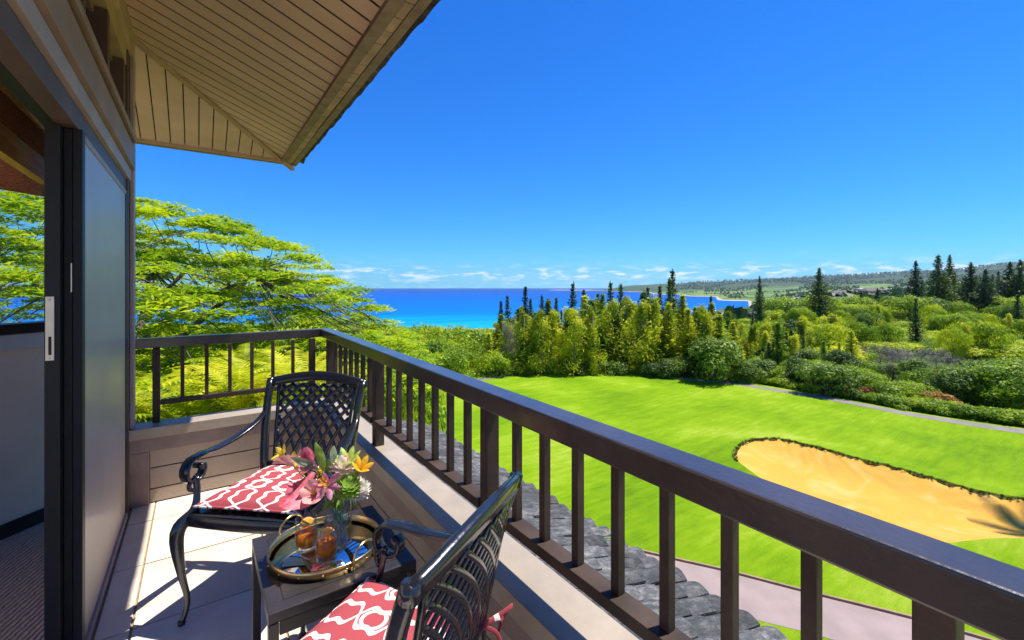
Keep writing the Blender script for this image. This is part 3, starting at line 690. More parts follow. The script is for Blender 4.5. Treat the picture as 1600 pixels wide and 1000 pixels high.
# ---- tray, glasses, vase
TC = Vector((.334*K+.002, 1.505*K, TZ)); TR = .186
tr = thing('round_tray', 'round mirrored tray with brushed gold rim on the side table', 'tray', TC)
m = MB(); m.lathe([(TR-.006,.002),(TR,.002),(TR+.001,.030),(TR-.001,.032),(TR-.005,.030),(TR-.005,.0065)], (0,0,0), 64); m.obj('rim', M['gold'], tr)
m = MB(); m.lathe([(.001,.002),(TR-.006,.002),(TR-.006,.0062),(.001,.0062)], (0,0,0), 64); mo = m.obj('mirror_plate', M['mirror'], tr)
for a in (math.radians(118), math.radians(-62)):
    c = Vector((math.cos(a), math.sin(a), 0))*TR; tt = Vector((-math.sin(a), math.cos(a), 0))
    pts = [c+tt*.050*math.cos(b)*(1 if abs(math.cos(b)) < 2 else 1)+Vector((0,0,.020+.055*math.sin(b)**.8 if math.sin(b) > 0 else .012)) for b in np.linspace(0, math.pi, 15)]
    m = MB(); m.tube([c+tt*.050+Vector((0,0,.006))]+pts+[c-tt*.050+Vector((0,0,.006))], .0042, 8); m.obj('handle', M['gold'], tr)
for k in range(16):
    a = 2*math.pi*(k+.3)/16; m = MB(); c = Vector((math.cos(a), math.sin(a), 0))*(TR+.0015)+Vector((0,0,.016)); m.ball(c, .0028, 5)
    m.obj('rivet', M['gold'], tr)
def tumbler(x, y, label, r=.036, h=.110, ice=0):
    z = TZ+.0065; t = thing('whisky_glass', label, 'glass', (x,y,z), 0, 'tumblers of amber drink on the tray')
    m = MB(); m.lathe([(.0005,0),(r*.93,0),(r*.97,.004),(r,.03),(r,h),(r-.0012,h+.0008),(r-.0024,h),(r-.0024,.03),(r-.004,.014),(.0005,.012)], (0,0,0), 32); m.obj('glass_body', M['glass'], t)
    m = MB(); m.lathe([(.0005,.0122),(r-.0042,.0142),(r-.0026,.03),(r-.0026,.062),(.0005,.0622)], (0,0,0), 32); m.obj('amber_drink', M['drink'], t)
    return t
g1 = tumbler(.2817*K, 1.535*K, 'left tumbler of amber drink with a broad orange wedge in it')
g2 = tumbler(.3226*K, 1.440*K, 'nearer tumbler of amber drink with a slim orange wedge standing in it')
M['orange'] = pmat('orange_flesh', (.90,.42,.03), .35, .2, 40); M['peel'] = pmat('orange_peel', (.88,.30,.02), .4, .1, 60, bump=.3, bscale=200); M['pith'] = pmat('orange_pith', (.9,.75,.45), .5, .05)
def slice_(loc, rot, label, r=.036, arc=math.pi):
    t = thing('orange_slice', label, 'orange slice', loc); t.rotation_euler = rot
    def wedge(a0, a1, r0, r1, th, nm, mt):
        m = MB(); n = 8; vs = []
        for z in (-th/2, th/2):
            for k in range(n+1):
                a = a0+(a1-a0)*k/n; vs += [(r0*math.cos(a), r0*math.sin(a), z), (r1*math.cos(a), r1*math.sin(a), z)]
        q = 2*(n+1); fs = []
        for k in range(n):
            a, b = 2*k, 2*k+2; fs += [(a,b,b+1,a+1),(q+a,q+a+1,q+b+1,q+b),(a+1,b+1,q+b+1,q+a+1),(a,q+a,q+b,b)]
        fs += [(0,1,q+1,q),(2*n,q+2*n,q+2*n+1,2*n+1)]; m.add(vs, fs); m.obj(nm, mt, t)
    wedge(0, arc, r*.93, r, .006, 'peel', M['peel']); wedge(0, arc, r*.86, r*.928, .0058, 'pith', M['pith'])
    for k in range(4): wedge(arc*(k+.04)/4, arc*(k+.96)/4, r*.08, r*.85, .0054, 'segment', M['orange'])
    return t
slice_(g1.location+Vector((.004,-.004,.080)), (math.radians(62),math.radians(-12),math.radians(20)), 'broad orange wedge resting in the left tumbler', .029)
slice_(g2.location+Vector((.006,.004,.075)), (math.radians(80),math.radians(-42),math.radians(-35)), 'slim orange wedge tilted in the nearer tumbler', .027)
VX, VY, VR, VH = .372*K, 1.512*K, .047, .165
VZ = TZ+.0065
vs_ = thing('glass_vase', 'clear cylindrical glass vase of water holding the bouquet on the tray', 'vase', (VX,VY,VZ))
m = MB(); m.lathe([(.0005,0),(VR-.001,0),(VR,.002),(VR,VH),(VR-.0018,VH+.001),(VR-.0036,VH),(VR-.0036,.014),(.0005,.012)], (0,0,0), 40); m.obj('glass_body', M['glass'], vs_)
m = MB(); m.lathe([(.0005,.0122),(VR-.0038,.0142),(VR-.0038,.085),(.0005,.0852)], (0,0,0), 40); m.obj('vase_water', M['water_v'], vs_)

# ---- bouquet
def cmat(name, a, b, axis='Z', lo=0, hi=.03, trans=.3):
    m, nt, p = new_mat(name); N = nt.nodes.new; L = nt.links.new
    tc = N('ShaderNodeTexCoord'); nz = N('ShaderNodeTexNoise'); nz.inputs['Scale'].default_value = 45; nz.inputs['Detail'].default_value = 4; L(tc.outputs['Object'], nz.inputs['Vector'])
    rp = N('ShaderNodeValToRGB'); rp.color_ramp.elements[0].color = c4(a); rp.color_ramp.elements[1].color = c4(b); rp.color_ramp.elements[0].position = .35; rp.color_ramp.elements[1].position = .65
    L(nz.outputs[0], rp.inputs[0]); L(rp.outputs[0], p.inputs['Base Color']); p.inputs['Roughness'].default_value = .45
    tr = N('ShaderNodeBsdfTranslucent'); L(rp.outputs[0], tr.inputs['Color']); mx = N('ShaderNodeMixShader'); mx.inputs[0].default_value = trans
    L(p.outputs[0], mx.inputs[1]); L(tr.outputs[0], mx.inputs[2]); L(mx.outputs[0], nt.nodes['Material Output'].inputs[0]); return m
PK = cmat('pink_petal', (.72,.06,.12), (.88,.30,.36)); PKL = cmat('blush_petal', (.80,.35,.34), (.82,.52,.46)); YL = cmat('yellow_petal', (.85,.60,.03), (.9,.75,.10)); OR = cmat('orange_petal', (.85,.30,.02), (.9,.52,.05))
YO = cmat('yellow_orange_petal', (.90,.62,.03), (.92,.42,.03)); CR = cmat('cream_petal', (.92,.74,.56), (.95,.90,.80)); WH = cmat('white_petal', (.85,.80,.70), (.9,.88,.84)); LG = cmat('lime_petal', (.35,.55,.05), (.62,.78,.22)); MG = cmat('magenta_petal', (.55,.10,.28), (.75,.35,.50))
LF = cmat('flower_leaf', (.10,.22,.03), (.30,.45,.08)); LF2 = cmat('silvery_leaf', (.22,.32,.20), (.38,.48,.30)); STM = cmat('green_stem', (.12,.24,.03), (.22,.38,.06))
def petal(m, base, d, nrm, ln, w, curl=.3, cup=.2, tip=.7, n=6):
    base, d, nrm = Vector(base), Vector(d).normalized(), Vector(nrm); nrm = (nrm-d*nrm.dot(d)).normalized(); s = d.cross(nrm); vs = []; fs = []
    for i in range(n+1):
        f = i/n; ww = w/2*(math.sin(math.pi*min(1,f*.92+.06))**tip); c = base+d*ln*(math.sin(f*curl)/curl if curl else f)+nrm*ln*((1-math.cos(f*curl))/curl if curl else 0)
        for a in (-1, -.5, 0, .5, 1): vs.append(c+s*ww*a+nrm*(cup*ww*a*a))
    for i in range(n):
        for k in range(4): fs.append((i*5+k, i*5+k+1, (i+1)*5+k+1, (i+1)*5+k))
    return m.add(vs, fs, True)
VC = Vector((VX, VY, VZ+VH))
def bloom_at(px, py, d):
    py = py-4; px = 507+(px-507)*1.05-2      # survey of the bouquet: direction from the eye at a given depth (metres)
    r = (px-800)/F*d; return Vector((d*SN+r*CS, d*CS-r*SN, H-(py-Y0)/F*d))
def flower(name, label, cat, pos, build, stem=True):
    t = thing(name, label, cat, pos); build(t)
    if stem:
        foot = VC+Vector(((VC.x-pos.x)*.18, (VC.y-pos.y)*.18, -.10))-pos; rimp = Vector((VC.x+(pos.x-VC.x)*.25, VC.y+(pos.y-VC.y)*.25, VC.z+.012))-pos
        m = MB(); m.tube(bez([foot, rimp, rimp*.45+Vector((0,0,-.004)), (0,0,0)], 12), .0026, 6); m.obj('stem', STM, t)
    return t
def calla(col, d, ln=.06, w=.03):
    def f(t):
        dd = Vector(d).normalized(); a = dd.orthogonal().normalized(); b = dd.cross(a); m = MB(); vs = []; n = 14; k_ = 8
        for i in range(k_+1):
            g = i/k_; r = w*.16+w*.42*g**1.5+w*.35*max(0, g-.72)*2
            for j in range(n+1):
                th = 2*math.pi*j/n; ext = 1+.38*math.cos(th)*g**2; vs.append(dd*ln*g*ext+(a*math.cos(th)+b*math.sin(th))*r*(1+.1*g*math.sin(3*th)))
        fs = [(i*(n+1)+j, i*(n+1)+j+1, (i+1)*(n+1)+j+1, (i+1)*(n+1)+j) for i in range(k_) for j in range(n)]
        m.add(vs, fs, True); m.obj('spathe', col, t); m = MB(); m.tube([dd*ln*.1, dd*ln*.75], [.003,.0022], 6); m.obj('spadix', YL, t)
    return f
def mum(col, r, n=60, d=(0,0,1), c2=None):
    def f(t):
        m = MB(); rnd = random.Random(int(r*1e4)+n)
        for i in range(n):
            z = 1-1.55*(i+.5)/n; ph = i*2.39996; q = math.sqrt(max(0, 1-z*z)); v = Vector((q*math.cos(ph), q*math.sin(ph), z))
            v = Vector((0,0,1)).rotation_difference(Vector(d).normalized()) @ v
            petal(m, v*r*.18, v, Vector((0,0,1))+v*.3, r*rnd.uniform(.75,1.0), r*.36, .9 if z < .5 else 1.3, .5, .6, 4)
        m.obj('petals', col, t)
        m = MB(); m.ball((0,0,0), r*.33, 8); m.obj('flower_heart', c2 or LG, t)
    return f
def lily(col, d, ln=.045, n=6, w=.018, spread=.75):
    def f(t):
        dd = Vector(d).normalized(); a = dd.orthogonal().normalized(); b = dd.cross(a)
        for k in range(n):
            th = 2*math.pi*k/n; o = a*math.cos(th)+b*math.sin(th); m = MB(); petal(m, o*.003, dd+o*spread, -dd+o*.2 if k % 2 else -dd+o*.4, ln, w, -.5 if False else .5, .35, .8); m.obj('petal', col, t)
        m = MB()
        for k in range(5): th = k*1.25; m.tube([(0,0,0), dd*ln*.7+(a*math.cos(th)+b*math.sin(th))*.008], .0009, 4)
        m.obj('stamens', YL, t)
    return f
VW = Vector((SN, CS, 0)); RT = Vector((CS, -SN, 0)); UPV = Vector((0,0,1))
def dirc(r, u, f=0): return RT*r+UPV*u-VW*f
D0 = 1.55
flower('calla_lily', 'large pink calla lily hanging lowest at the left front of the bouquet', 'flower', bloom_at(492,742,D0-.03), calla(PK, dirc(-.25,-.75,.6), .095, .062))
flower('calla_lily', 'pink calla lily near the top left of the bouquet with rounded lip', 'flower', bloom_at(497,737,D0+.02), calla(PK, dirc(-.4,.75,.5), .058, .048))
flower('calla_lily', 'slender pink calla lily pointing up at the upper left of the bouquet', 'flower', bloom_at(478,738,D0), calla(PKL, dirc(-.7,.5,.1), .075, .034))
flower('calla_lily', 'small pink calla lily farthest left, over the coral cushion', 'flower', bloom_at(466,730,D0), calla(PKL, dirc(-.7,.35,.2), .052, .028))
flower('calla_lily', 'pink calla lily drooping left above the cushion edge', 'flower', bloom_at(480,752,D0), calla(PK, dirc(-.6,-.45,.3), .062, .034))
flower('pink_spray', 'thin pink bud spike rising at the left of the bouquet', 'flower', bloom_at(468,724,D0), lambda t: (lambda m: (petal(m,(0,0,0),dirc(.3,1,.1),VW,.045,.009,.2,.5), m.obj('petal', PKL, t)))(MB()))
flower('tulip', 'blush pink tulip bloom at the front just above the vase rim', 'flower', bloom_at(497,776,D0-.06), lily(PKL, dirc(.1,.55,.8), .068, 6, .042, .35))
flower('pink_lily', 'magenta and orange flat lily at the centre of the bouquet', 'flower', bloom_at(514,763,D0-.07), lily(MG, dirc(.2,.4,1), .048, 6, .020, 1.2))
flower('orange_bud', 'small orange bud beside the magenta lily', 'flower', bloom_at(508,757,D0-.075), lily(OR, dirc(0,.6,1), .022, 5, .012, .5))
flower('orchid', 'small yellow orchid sprig at the far left of the bouquet', 'flower', bloom_at(447,714,D0), lily(YL, dirc(-.4,.5,.6), .036, 5, .019, 1.0))
flower('orchid', 'second small yellow orchid just right of the far left sprig', 'flower', bloom_at(463,722,D0), lily(YL, dirc(.1,.3,.8), .028, 5, .016, 1.0))
flower('rose', 'peach and cream rose at the top centre of the bouquet', 'flower', bloom_at(536,735,D0-.02), mum(CR, .044, 60, dirc(0,.7,.7), CR))
flower('alstroemeria', 'orange yellow alstroemeria at the upper right of the bouquet', 'flower', bloom_at(562,738,D0-.02), lily(YO, dirc(.35,.75,.35), .050, 6, .022, .55))
flower('alstroemeria', 'lime yellow alstroemeria at the top right beside the orange one', 'flower', bloom_at(543,730,D0), lily(LG, dirc(.05,.95,.3), .062, 7, .024, .6))
flower('chrysanthemum', 'lime green chrysanthemum at the lower right of the bouquet', 'flower', bloom_at(545,766,D0-.05), mum(LG, .043, 100, dirc(.2,.3,.9)))
flower('chrysanthemum', 'white ruffled chrysanthemum at the far right of the bouquet', 'flower', bloom_at(560,770,D0), mum(WH, .042, 90, dirc(.8,.1,.5), YL))
flower('yellow_bloom', 'small yellow bloom tucked in the middle of the bouquet', 'flower', bloom_at(503,740,D0+.03), mum(YL, .016, 34, dirc(0,.6,.6)))
LV = [((508,740),(-.10,1.0,.1),.125,.032,LF),((500,738),(-.9,.55,.1),.105,.028,LF2),((520,730),(.3,.9,.2),.095,.028,LF2),((530,735),(.25,1,0),.070,.016,LF2),((497,730),(-.7,.3,.3),.06,.018,LF2),((527,752),(.1,.7,.8),.05,.028,LF),
      ((520,785),(-.3,-.5,.6),.05,.022,LF),((530,785),(.4,-.5,.6),.05,.022,LF),((552,790),(.8,-.1,.3),.03,.016,LF),((485,760),(-.5,-.3,.5),.045,.018,LF),((548,752),(.6,.6,.2),.05,.02,LF),((512,748),(.1,.8,-.3),.06,.03,LF)]
lvt = thing('foliage_sprig', 'green and silvery leaves fanned out among the flowers of the bouquet', 'leaves', VC+Vector((0,0,.02)))
for (p, d, ln, w, mt) in LV:
    m = MB(); petal(m, bloom_at(p[0],p[1],D0)-lvt.location, dirc(*d), UPV*.3-VW, ln, w, .5, .25, .9, 8); m.obj('leaf', mt, lvt)
m = MB()
for k in range(7):
    a = k*.9; m.tube([(.020*math.cos(a+2),.020*math.sin(a+2),-.145),(.03*math.cos(a),.03*math.sin(a),.0)], .0022, 5)
m.obj('stems', STM, lvt)

# =================================================================== LANDSCAPE (right, forward, height relative to the eye)
def sstep(a, b, x): t = np.clip((np.asarray(x, float)-a)/(b-a), 0, 1); return t*t*(3-2*t)
def gz(u, v):       # the golf-course lawn: level at -9 with gentle rolls
    u = np.asarray(u, float); v = np.asarray(v, float)
    return -9+.10*np.sin(u*.23+1.1)*np.sin(v*.19)+.05*np.sin(u*.51)*np.cos(v*.37)
PROF = {  # picture column -> (distance, height) of the land beyond the lawn
 -1500: [(0,-6.2),(60,-12),(150,-25),(500,-50),(650,-66),(13000,-90)],
 640:  [(0,-10.6),(22,-10.6),(30,-9.4),(60,-12),(150,-25),(500,-50),(700,-66),(13000,-90)],
 940:  [(0,-10.6),(26,-10.6),(36,-9.4),(60,-11),(150,-25),(500,-50),(750,-66),(5200,-66),(6800,-54),(8200,-66),(13000,-90)],
 1000: [(0,-10.6),(26,-10.6),(36,-9.4),(60,-11),(150,-25),(500,-50),(800,-66),(4600,-66),(6000,3),(8000,12),(13000,-40)],
 1050: [(0,-10.6),(26,-10.6),(36,-9.4),(70,-11),(150,-22),(600,-50),(900,-66),(3000,-66),(3400,-50),(5200,-25),(7000,45),(9000,20),(13000,-40)],
 1100: [(0,-10.6),(26,-10.6),(36,-9.4),(90,-11),(200,-20),(700,-50),(980,-59.7),(1040,-62),(2500,-64),(2750,-50),(4500,-30),(6500,60),(9000,30),(13000,-40)],
 1160: [(0,-10.6),(26,-10.6),(36,-9.4),(120,-11),(300,-22),(800,-50),(1060,-59.7),(1120,-62),(1800,-62),(1920,-52),(3300,-38),(4500,0),(6500,85),(9000,40),(13000,-40)],
 1195: [(0,-10.6),(26,-10.6),(36,-9.4),(130,-11),(300,-18),(800,-40),(1300,-53),(1900,-50),(3000,-30),(4500,15),(6500,100),(9000,40),(13000,-40)],
 1300: [(0,-10.6),(26,-10.6),(36,-9.4),(140,-10.5),(300,-12),(800,-25),(1500,-30),(3000,-5),(4500,60),(6500,150),(9000,60),(13000,-40)],
 1450: [(0,-10.6),(26,-10.6),(36,-9.4),(150,-10),(300,-9),(800,-12),(1500,-10),(3000,25),(4500,100),(6500,212),(9000,80),(13000,-40)],
 1600: [(0,-10.6),(20,-10.6),(26,-9.4),(150,-10),(300,-6),(800,0),(1500,12),(3000,60),(4500,170),(6500,345),(9000,100),(13000,-40)],
 2400: [(0,-10.6),(20,-10.6),(26,-9.4),(150,-10),(300,0),(800,20),(1500,50),(3000,120),(4500,300),(6500,400),(9000,200),(13000,-40)],
}
PX = sorted(PROF); VS = np.array([0,20,26,30,36,45,55,70,90,120,150,200,300,450,600,700,760,820,900,960,1000,1030,1060,1100,1200,1300,1500,1700,1800,1850,1920,2000,2200,2500,2650,2800,3000,3200,3500,4000,4500,5000,5500,6000,6500,7000,7500,8200,9000,10500,13000], float)
TAB = np.array([[np.interp(v, [p[0] for p in PROF[x]], [p[1] for p in PROF[x]]) for v in VS] for x in PX])
def tz(px, v):
    """height of the terrain at picture column px and distance v"""
    px = np.asarray(px, float); v = np.asarray(v, float); out = np.zeros(np.broadcast(px, v).shape)
    cols = np.stack([np.interp(v, VS, TAB[i]) for i in range(len(PX))])
    i = np.clip(np.searchsorted(PX, px)-1, 0, len(PX)-2); p0 = np.array(PX, float)[i]; p1 = np.array(PX, float)[i+1]
    t = np.clip((px-p0)/(p1-p0), 0, 1); t = t*t*(3-2*t)
    idx = np.indices(out.shape) if out.ndim else ()
    a = np.take_along_axis(cols, np.broadcast_to(i, out.shape)[None], 0)[0]; b = np.take_along_axis(cols, np.broadcast_to(i+1, out.shape)[None], 0)[0]
    z = a*(1-t)+b*t
    left = 3.4*(1-sstep(430, 640, px))*(1-sstep(30, 70, v))
    return z+left
def terrain():
    pxs = np.concatenate([np.linspace(-1500, 500, 30), np.linspace(520, 1640, 150), np.linspace(1680, 2400, 16)])
    vs = np.concatenate([np.linspace(.5, 60, 24), np.geomspace(64, 13000, 110)])
    PXg, Vg = np.meshgrid(pxs, vs); Z = tz(PXg, Vg); U = (PXg-800)/F*Vg
    rough = np.array([noise.fractal(Vector((u*.0011, v*.0011, 3)), 1, 2, 5) for u, v in zip(U.ravel(), Vg.ravel())]).reshape(U.shape)
    Z = Z+rough*np.interp(Vg, [0,150,2200,4000,6500], [0,.4,2,12,22])*(Z > -57)
    ridge = np.array([noise.noise(Vector((u*.004, v*.0015, 9))) for u, v in zip(U.ravel(), Vg.ravel())]).reshape(U.shape)
    Z = Z+ridge*np.interp(Vg, [3000,6500], [0,10])*(Z > -20)
    X = Vg*SN+U*CS; Y = Vg*CS-U*SN; V = np.stack([X, Y, Z+H], -1).reshape(-1, 3); w = len(pxs)
    i, j = np.meshgrid(np.arange(len(vs)-1), np.arange(w-1), indexing='ij'); a = (i*w+j).ravel()
    q = np.stack([a, a+1, a+w+1, a+w], 1); return np_mesh('ground', V, q, True)
def terrain_mat():
    m, nt, p = new_mat('hill_ground'); N = nt.nodes.new; L = nt.links.new
    g = N('ShaderNodeNewGeometry'); sp = N('ShaderNodeSeparateXYZ'); L(g.outputs['Position'], sp.inputs[0])
    ln = N('ShaderNodeVectorMath'); ln.operation = 'LENGTH'; L(g.outputs['Position'], ln.inputs[0])
    nz = N('ShaderNodeTexNoise'); nz.inputs['Scale'].default_value = .0045; nz.inputs['Detail'].default_value = 8; nz.inputs['Roughness'].default_value = .6; L(g.outputs['Position'], nz.inputs['Vector'])
    fields = N('ShaderNodeValToRGB'); cr = fields.color_ramp; cr.elements[0].position = .36; cr.elements[0].color = (.045,.085,.022,1); cr.elements[1].position = .66; cr.elements[1].color = (.34,.29,.16,1)
    for p_, c_ in ((.45,(.09,.17,.035)),(.52,(.20,.27,.07)),(.58,(.14,.23,.05))): e = cr.elements.new(p_); e.color = c4(c_)
    L(nz.outputs[0], fields.inputs[0])
    n2 = N('ShaderNodeTexNoise'); n2.inputs['Scale'].default_value = .012; n2.inputs['Detail'].default_value = 9; n2.inputs['Roughness'].default_value = .7; L(g.outputs['Position'], n2.inputs['Vector'])
    forest = N('ShaderNodeValToRGB'); cr = forest.color_ramp; cr.elements[0].position = .38; cr.elements[0].color = (.018,.035,.018,1); cr.elements[1].position = .64; cr.elements[1].color = (.07,.12,.04,1)
    L(n2.outputs[0], forest.inputs[0])
    h = N('ShaderNodeMapRange'); h.inputs['From Min'].default_value = 3600; h.inputs['From Max'].default_value = 4700; L(ln.outputs['Value'], h.inputs[0])
    n3 = N('ShaderNodeMath'); n3.operation = 'MULTIPLY_ADD'; L(n2.outputs[0], n3.inputs[0]); n3.inputs[1].default_value = 2.2; n3.inputs[2].default_value = -1.1
    ad = N('ShaderNodeMath'); ad.operation = 'ADD'; ad.use_clamp = True; L(h.outputs[0], ad.inputs[0]); L(n3.outputs[0], ad.inputs[1])
    mx = N('ShaderNodeMixRGB'); L(ad.outputs[0], mx.inputs[0]); L(fields.outputs[0], mx.inputs[1]); L(forest.outputs[0], mx.inputs[2])
    # sand by the waterline
    sh = N('ShaderNodeMapRange'); sh.inputs['From Min'].default_value = -57.6+H; sh.inputs['From Max'].default_value = -58.6+H; L(sp.outputs['Z'], sh.inputs[0])
    m2 = N('ShaderNodeMixRGB'); m2.inputs[2].default_value = (.44,.38,.28,1); L(sh.outputs[0], m2.inputs[0]); L(mx.outputs[0], m2.inputs[1])
    # scrubby soil close by
    nr = N('ShaderNodeMapRange'); nr.inputs['From Min'].default_value = 260; nr.inputs['From Max'].default_value = 180; L(ln.outputs['Value'], nr.inputs[0])
    m3 = N('ShaderNodeMixRGB'); L(nr.outputs[0], m3.inputs[0]); L(m2.outputs[0], m3.inputs[1])
    n4 = N('ShaderNodeTexNoise'); n4.inputs['Scale'].default_value = .35; n4.inputs['Detail'].default_value = 8; L(g.outputs['Position'], n4.inputs['Vector'])
    so = N('ShaderNodeValToRGB'); so.color_ramp.elements[0].position = .35; so.color_ramp.elements[0].color = (.035,.07,.012,1); so.color_ramp.elements[1].position = .65; so.color_ramp.elements[1].color = (.12,.20,.03,1); L(n4.outputs[0], so.inputs[0]); L(so.outputs[0], m3.inputs[2])
    L(m3.outputs[0], p.inputs['Base Color']); p.inputs['Roughness'].default_value = 1; p.inputs['Specular IOR Level'].default_value = .1; return m
tag(link('ground', terrain(), terrain_mat()), kind='structure')

def unseen_ground():  # unseen warm ground behind the eye, added to bounce light up to the house
    m = MB(); vs = []; n = 48
    a0, a1 = math.atan2(1600, 697), 2*math.pi+math.atan2(-2300, 697)
    rs_ = (0.5, 6, 20, 60, 200, 700, 2500)
    for k in range(n+1):
        a = a0+(a1-a0)*k/n
        for r_ in rs_: vs.append(LND(r_*math.sin(a), r_*math.cos(a), -9.5-.3*math.sin(a*3)*(r_ > 50)-(.012*max(0, r_-60)*max(0, -math.sin(a)))*.6))
    w = len(rs_); m.add(vs, [(k*w+j, k*w+j+1, (k+1)*w+j+1, (k+1)*w+j) for k in range(n) for j in range(w-1)]); return m
tag(unseen_ground().obj('bounce_ground', pmat('tan_bounce_ground', (.44,.35,.23), .95, .25, .3, col2=(.50,.42,.28), bump=.3, bscale=6, coord='World')), kind='structure')
# ---- sea
def sea_mat():
    m, nt, p = new_mat('sea_water'); N = nt.nodes.new; L = nt.links.new
    g = N('ShaderNodeNewGeometry'); ln = N('ShaderNodeVectorMath'); ln.operation = 'LENGTH'; L(g.outputs['Position'], ln.inputs[0])
    mp = N('ShaderNodeMapping'); mp.inputs['Rotation'].default_value = (0,0,YAW); mp.inputs['Scale'].default_value = (.0016,.011,1); L(g.outputs['Position'], mp.inputs[0])
    nz = N('ShaderNodeTexNoise'); nz.inputs['Scale'].default_value = 1; nz.inputs['Detail'].default_value = 6; L(mp.outputs[0], nz.inputs['Vector'])
    lg = N('ShaderNodeMath'); lg.operation = 'LOGARITHM'; lg.inputs[1].default_value = 10; L(ln.outputs['Value'], lg.inputs[0])
    ma = N('ShaderNodeMath'); ma.operation = 'MULTIPLY_ADD'; L(nz.outputs[0], ma.inputs[0]); ma.inputs[1].default_value = .42; L(lg.outputs[0], ma.inputs[2])
    mr = N('ShaderNodeMapRange'); mr.inputs['From Min'].default_value = 2.93; mr.inputs['From Max'].default_value = 4.2; L(ma.outputs[0], mr.inputs[0])
    rp = N('ShaderNodeValToRGB'); cr = rp.color_ramp; cr.elements[0].position = 0; cr.elements[0].color = (.01,.34,.45,1); cr.elements[1].position = 1; cr.elements[1].color = (.0,.050,.22,1)
    for q, c_ in ((.12,(.0,.24,.49)),(.20,(.0,.145,.46)),(.38,(.0,.115,.44)),(.65,(.0,.078,.36))): e = cr.elements.new(q); e.color = c4(c_)
    L(mr.outputs[0], rp.inputs[0]); L(rp.outputs[0], p.inputs['Base Color']); p.inputs['Roughness'].default_value = .7; p.inputs['Specular IOR Level'].default_value = .02
    n2 = N('ShaderNodeTexNoise'); n2.inputs['Scale'].default_value = .03; n2.inputs['Detail'].default_value = 9; L(g.outputs['Position'], n2.inputs['Vector'])
    b = N('ShaderNodeBump'); b.inputs['Strength'].default_value = .25; b.inputs['Distance'].default_value = 1.5; L(n2.outputs[0], b.inputs['Height']); L(b.outputs[0], p.inputs['Normal']); return m
sm = MB(); R_ = 11900; n = 128; sv = []
for k in range(n): a = 2*math.pi*k/n; sv.append((R_*math.cos(a), R_*math.sin(a), -60+H))
sm.add(sv, [tuple(range(n))]); tag(sm.obj('sea', sea_mat()), kind='structure')
# foam line along the beach
fm = MB(); vs = []
M['foam'] = pmat('white_surf', (.85,.88,.88), .9, .05, .05, coord='World')
for (p0, d0, w) in ((1078,1058,16),(1090,1062,22),(1105,1070,24),(1125,1085,20),(1150,1098,16),(1172,1108,10)):
    for dd in (0, w): u, v = UV(p0, d0+dd); vs.append(LND(u, v, -59.9))
fm.add(vs, [(2*i,2*i+1,2*i+3,2*i+2) for i in range(5)]); tag(fm.obj('surf', M['foam']), kind='stuff')

# ---- fairway, bunker, paths
FAR = [(430,610),(560,600),(660,596),(720,590),(780,586),(850,581.5),(900,580),(960,580.5),(1020,582.5),(1060,585.5),(1120,591),(1160,596.5),(1278,617),(1406,641),(1600,668),(1720,685),(1900,712)]
far = [GP(*p) for p in FAR]; outline = [(-12,4),(-15,14)]+[(-14.2,28)]+far[1:]+[(40,14),(34,1.2),(6,1.0),(-4,1.0)]
outline[2:4] = [(-14,24),(-11.5,32)]
BK = [(1146,722),(1149,710),(1158,699),(1172,693),(1190,690.5),(1220,690),(1260,700),(1310,714),(1360,728),(1420,742),(1480,760),(1540,776),(1600,784),(1680,798),(1760,815),(1790,832),(1760,848),(1690,851),(1600,847),(1550,848),(1518,852),(1470,857),(1400,846),(1300,810),(1230,778),(1180,748)]
bunker = [GP(*p) for p in BK]
def densify(P, s, close=True):
    out = []
    for i in range(len(P) if close else len(P)-1):
        a, b = np.array(P[i]), np.array(P[(i+1) % len(P)]); k = max(1, int(np.hypot(*(b-a))/s))
        for t in range(k): out.append(tuple(a+(b-a)*t/k))
    if not close: out.append(tuple(P[-1]))
    return out
def smooth(P, it=2, close=True):
    for _ in range(it):
        Q = []
        for i in range(len(P)):
            a, b = np.array(P[i]), np.array(P[(i+1) % len(P)]); Q += [tuple(a*.75+b*.25), tuple(a*.25+b*.75)]
        P = Q
    return P
def inside(P, x, y):
    c = False; n = len(P)
    for i in range(n):
        (x0,y0),(x1,y1) = P[i], P[i-1]
        if (y0 > y) != (y1 > y) and x < (x1-x0)*(y-y0)/(y1-y0)+x0: c = not c
    return c
bk = densify(smooth(bunker, 2), .18)
ol = densify(outline, .8)
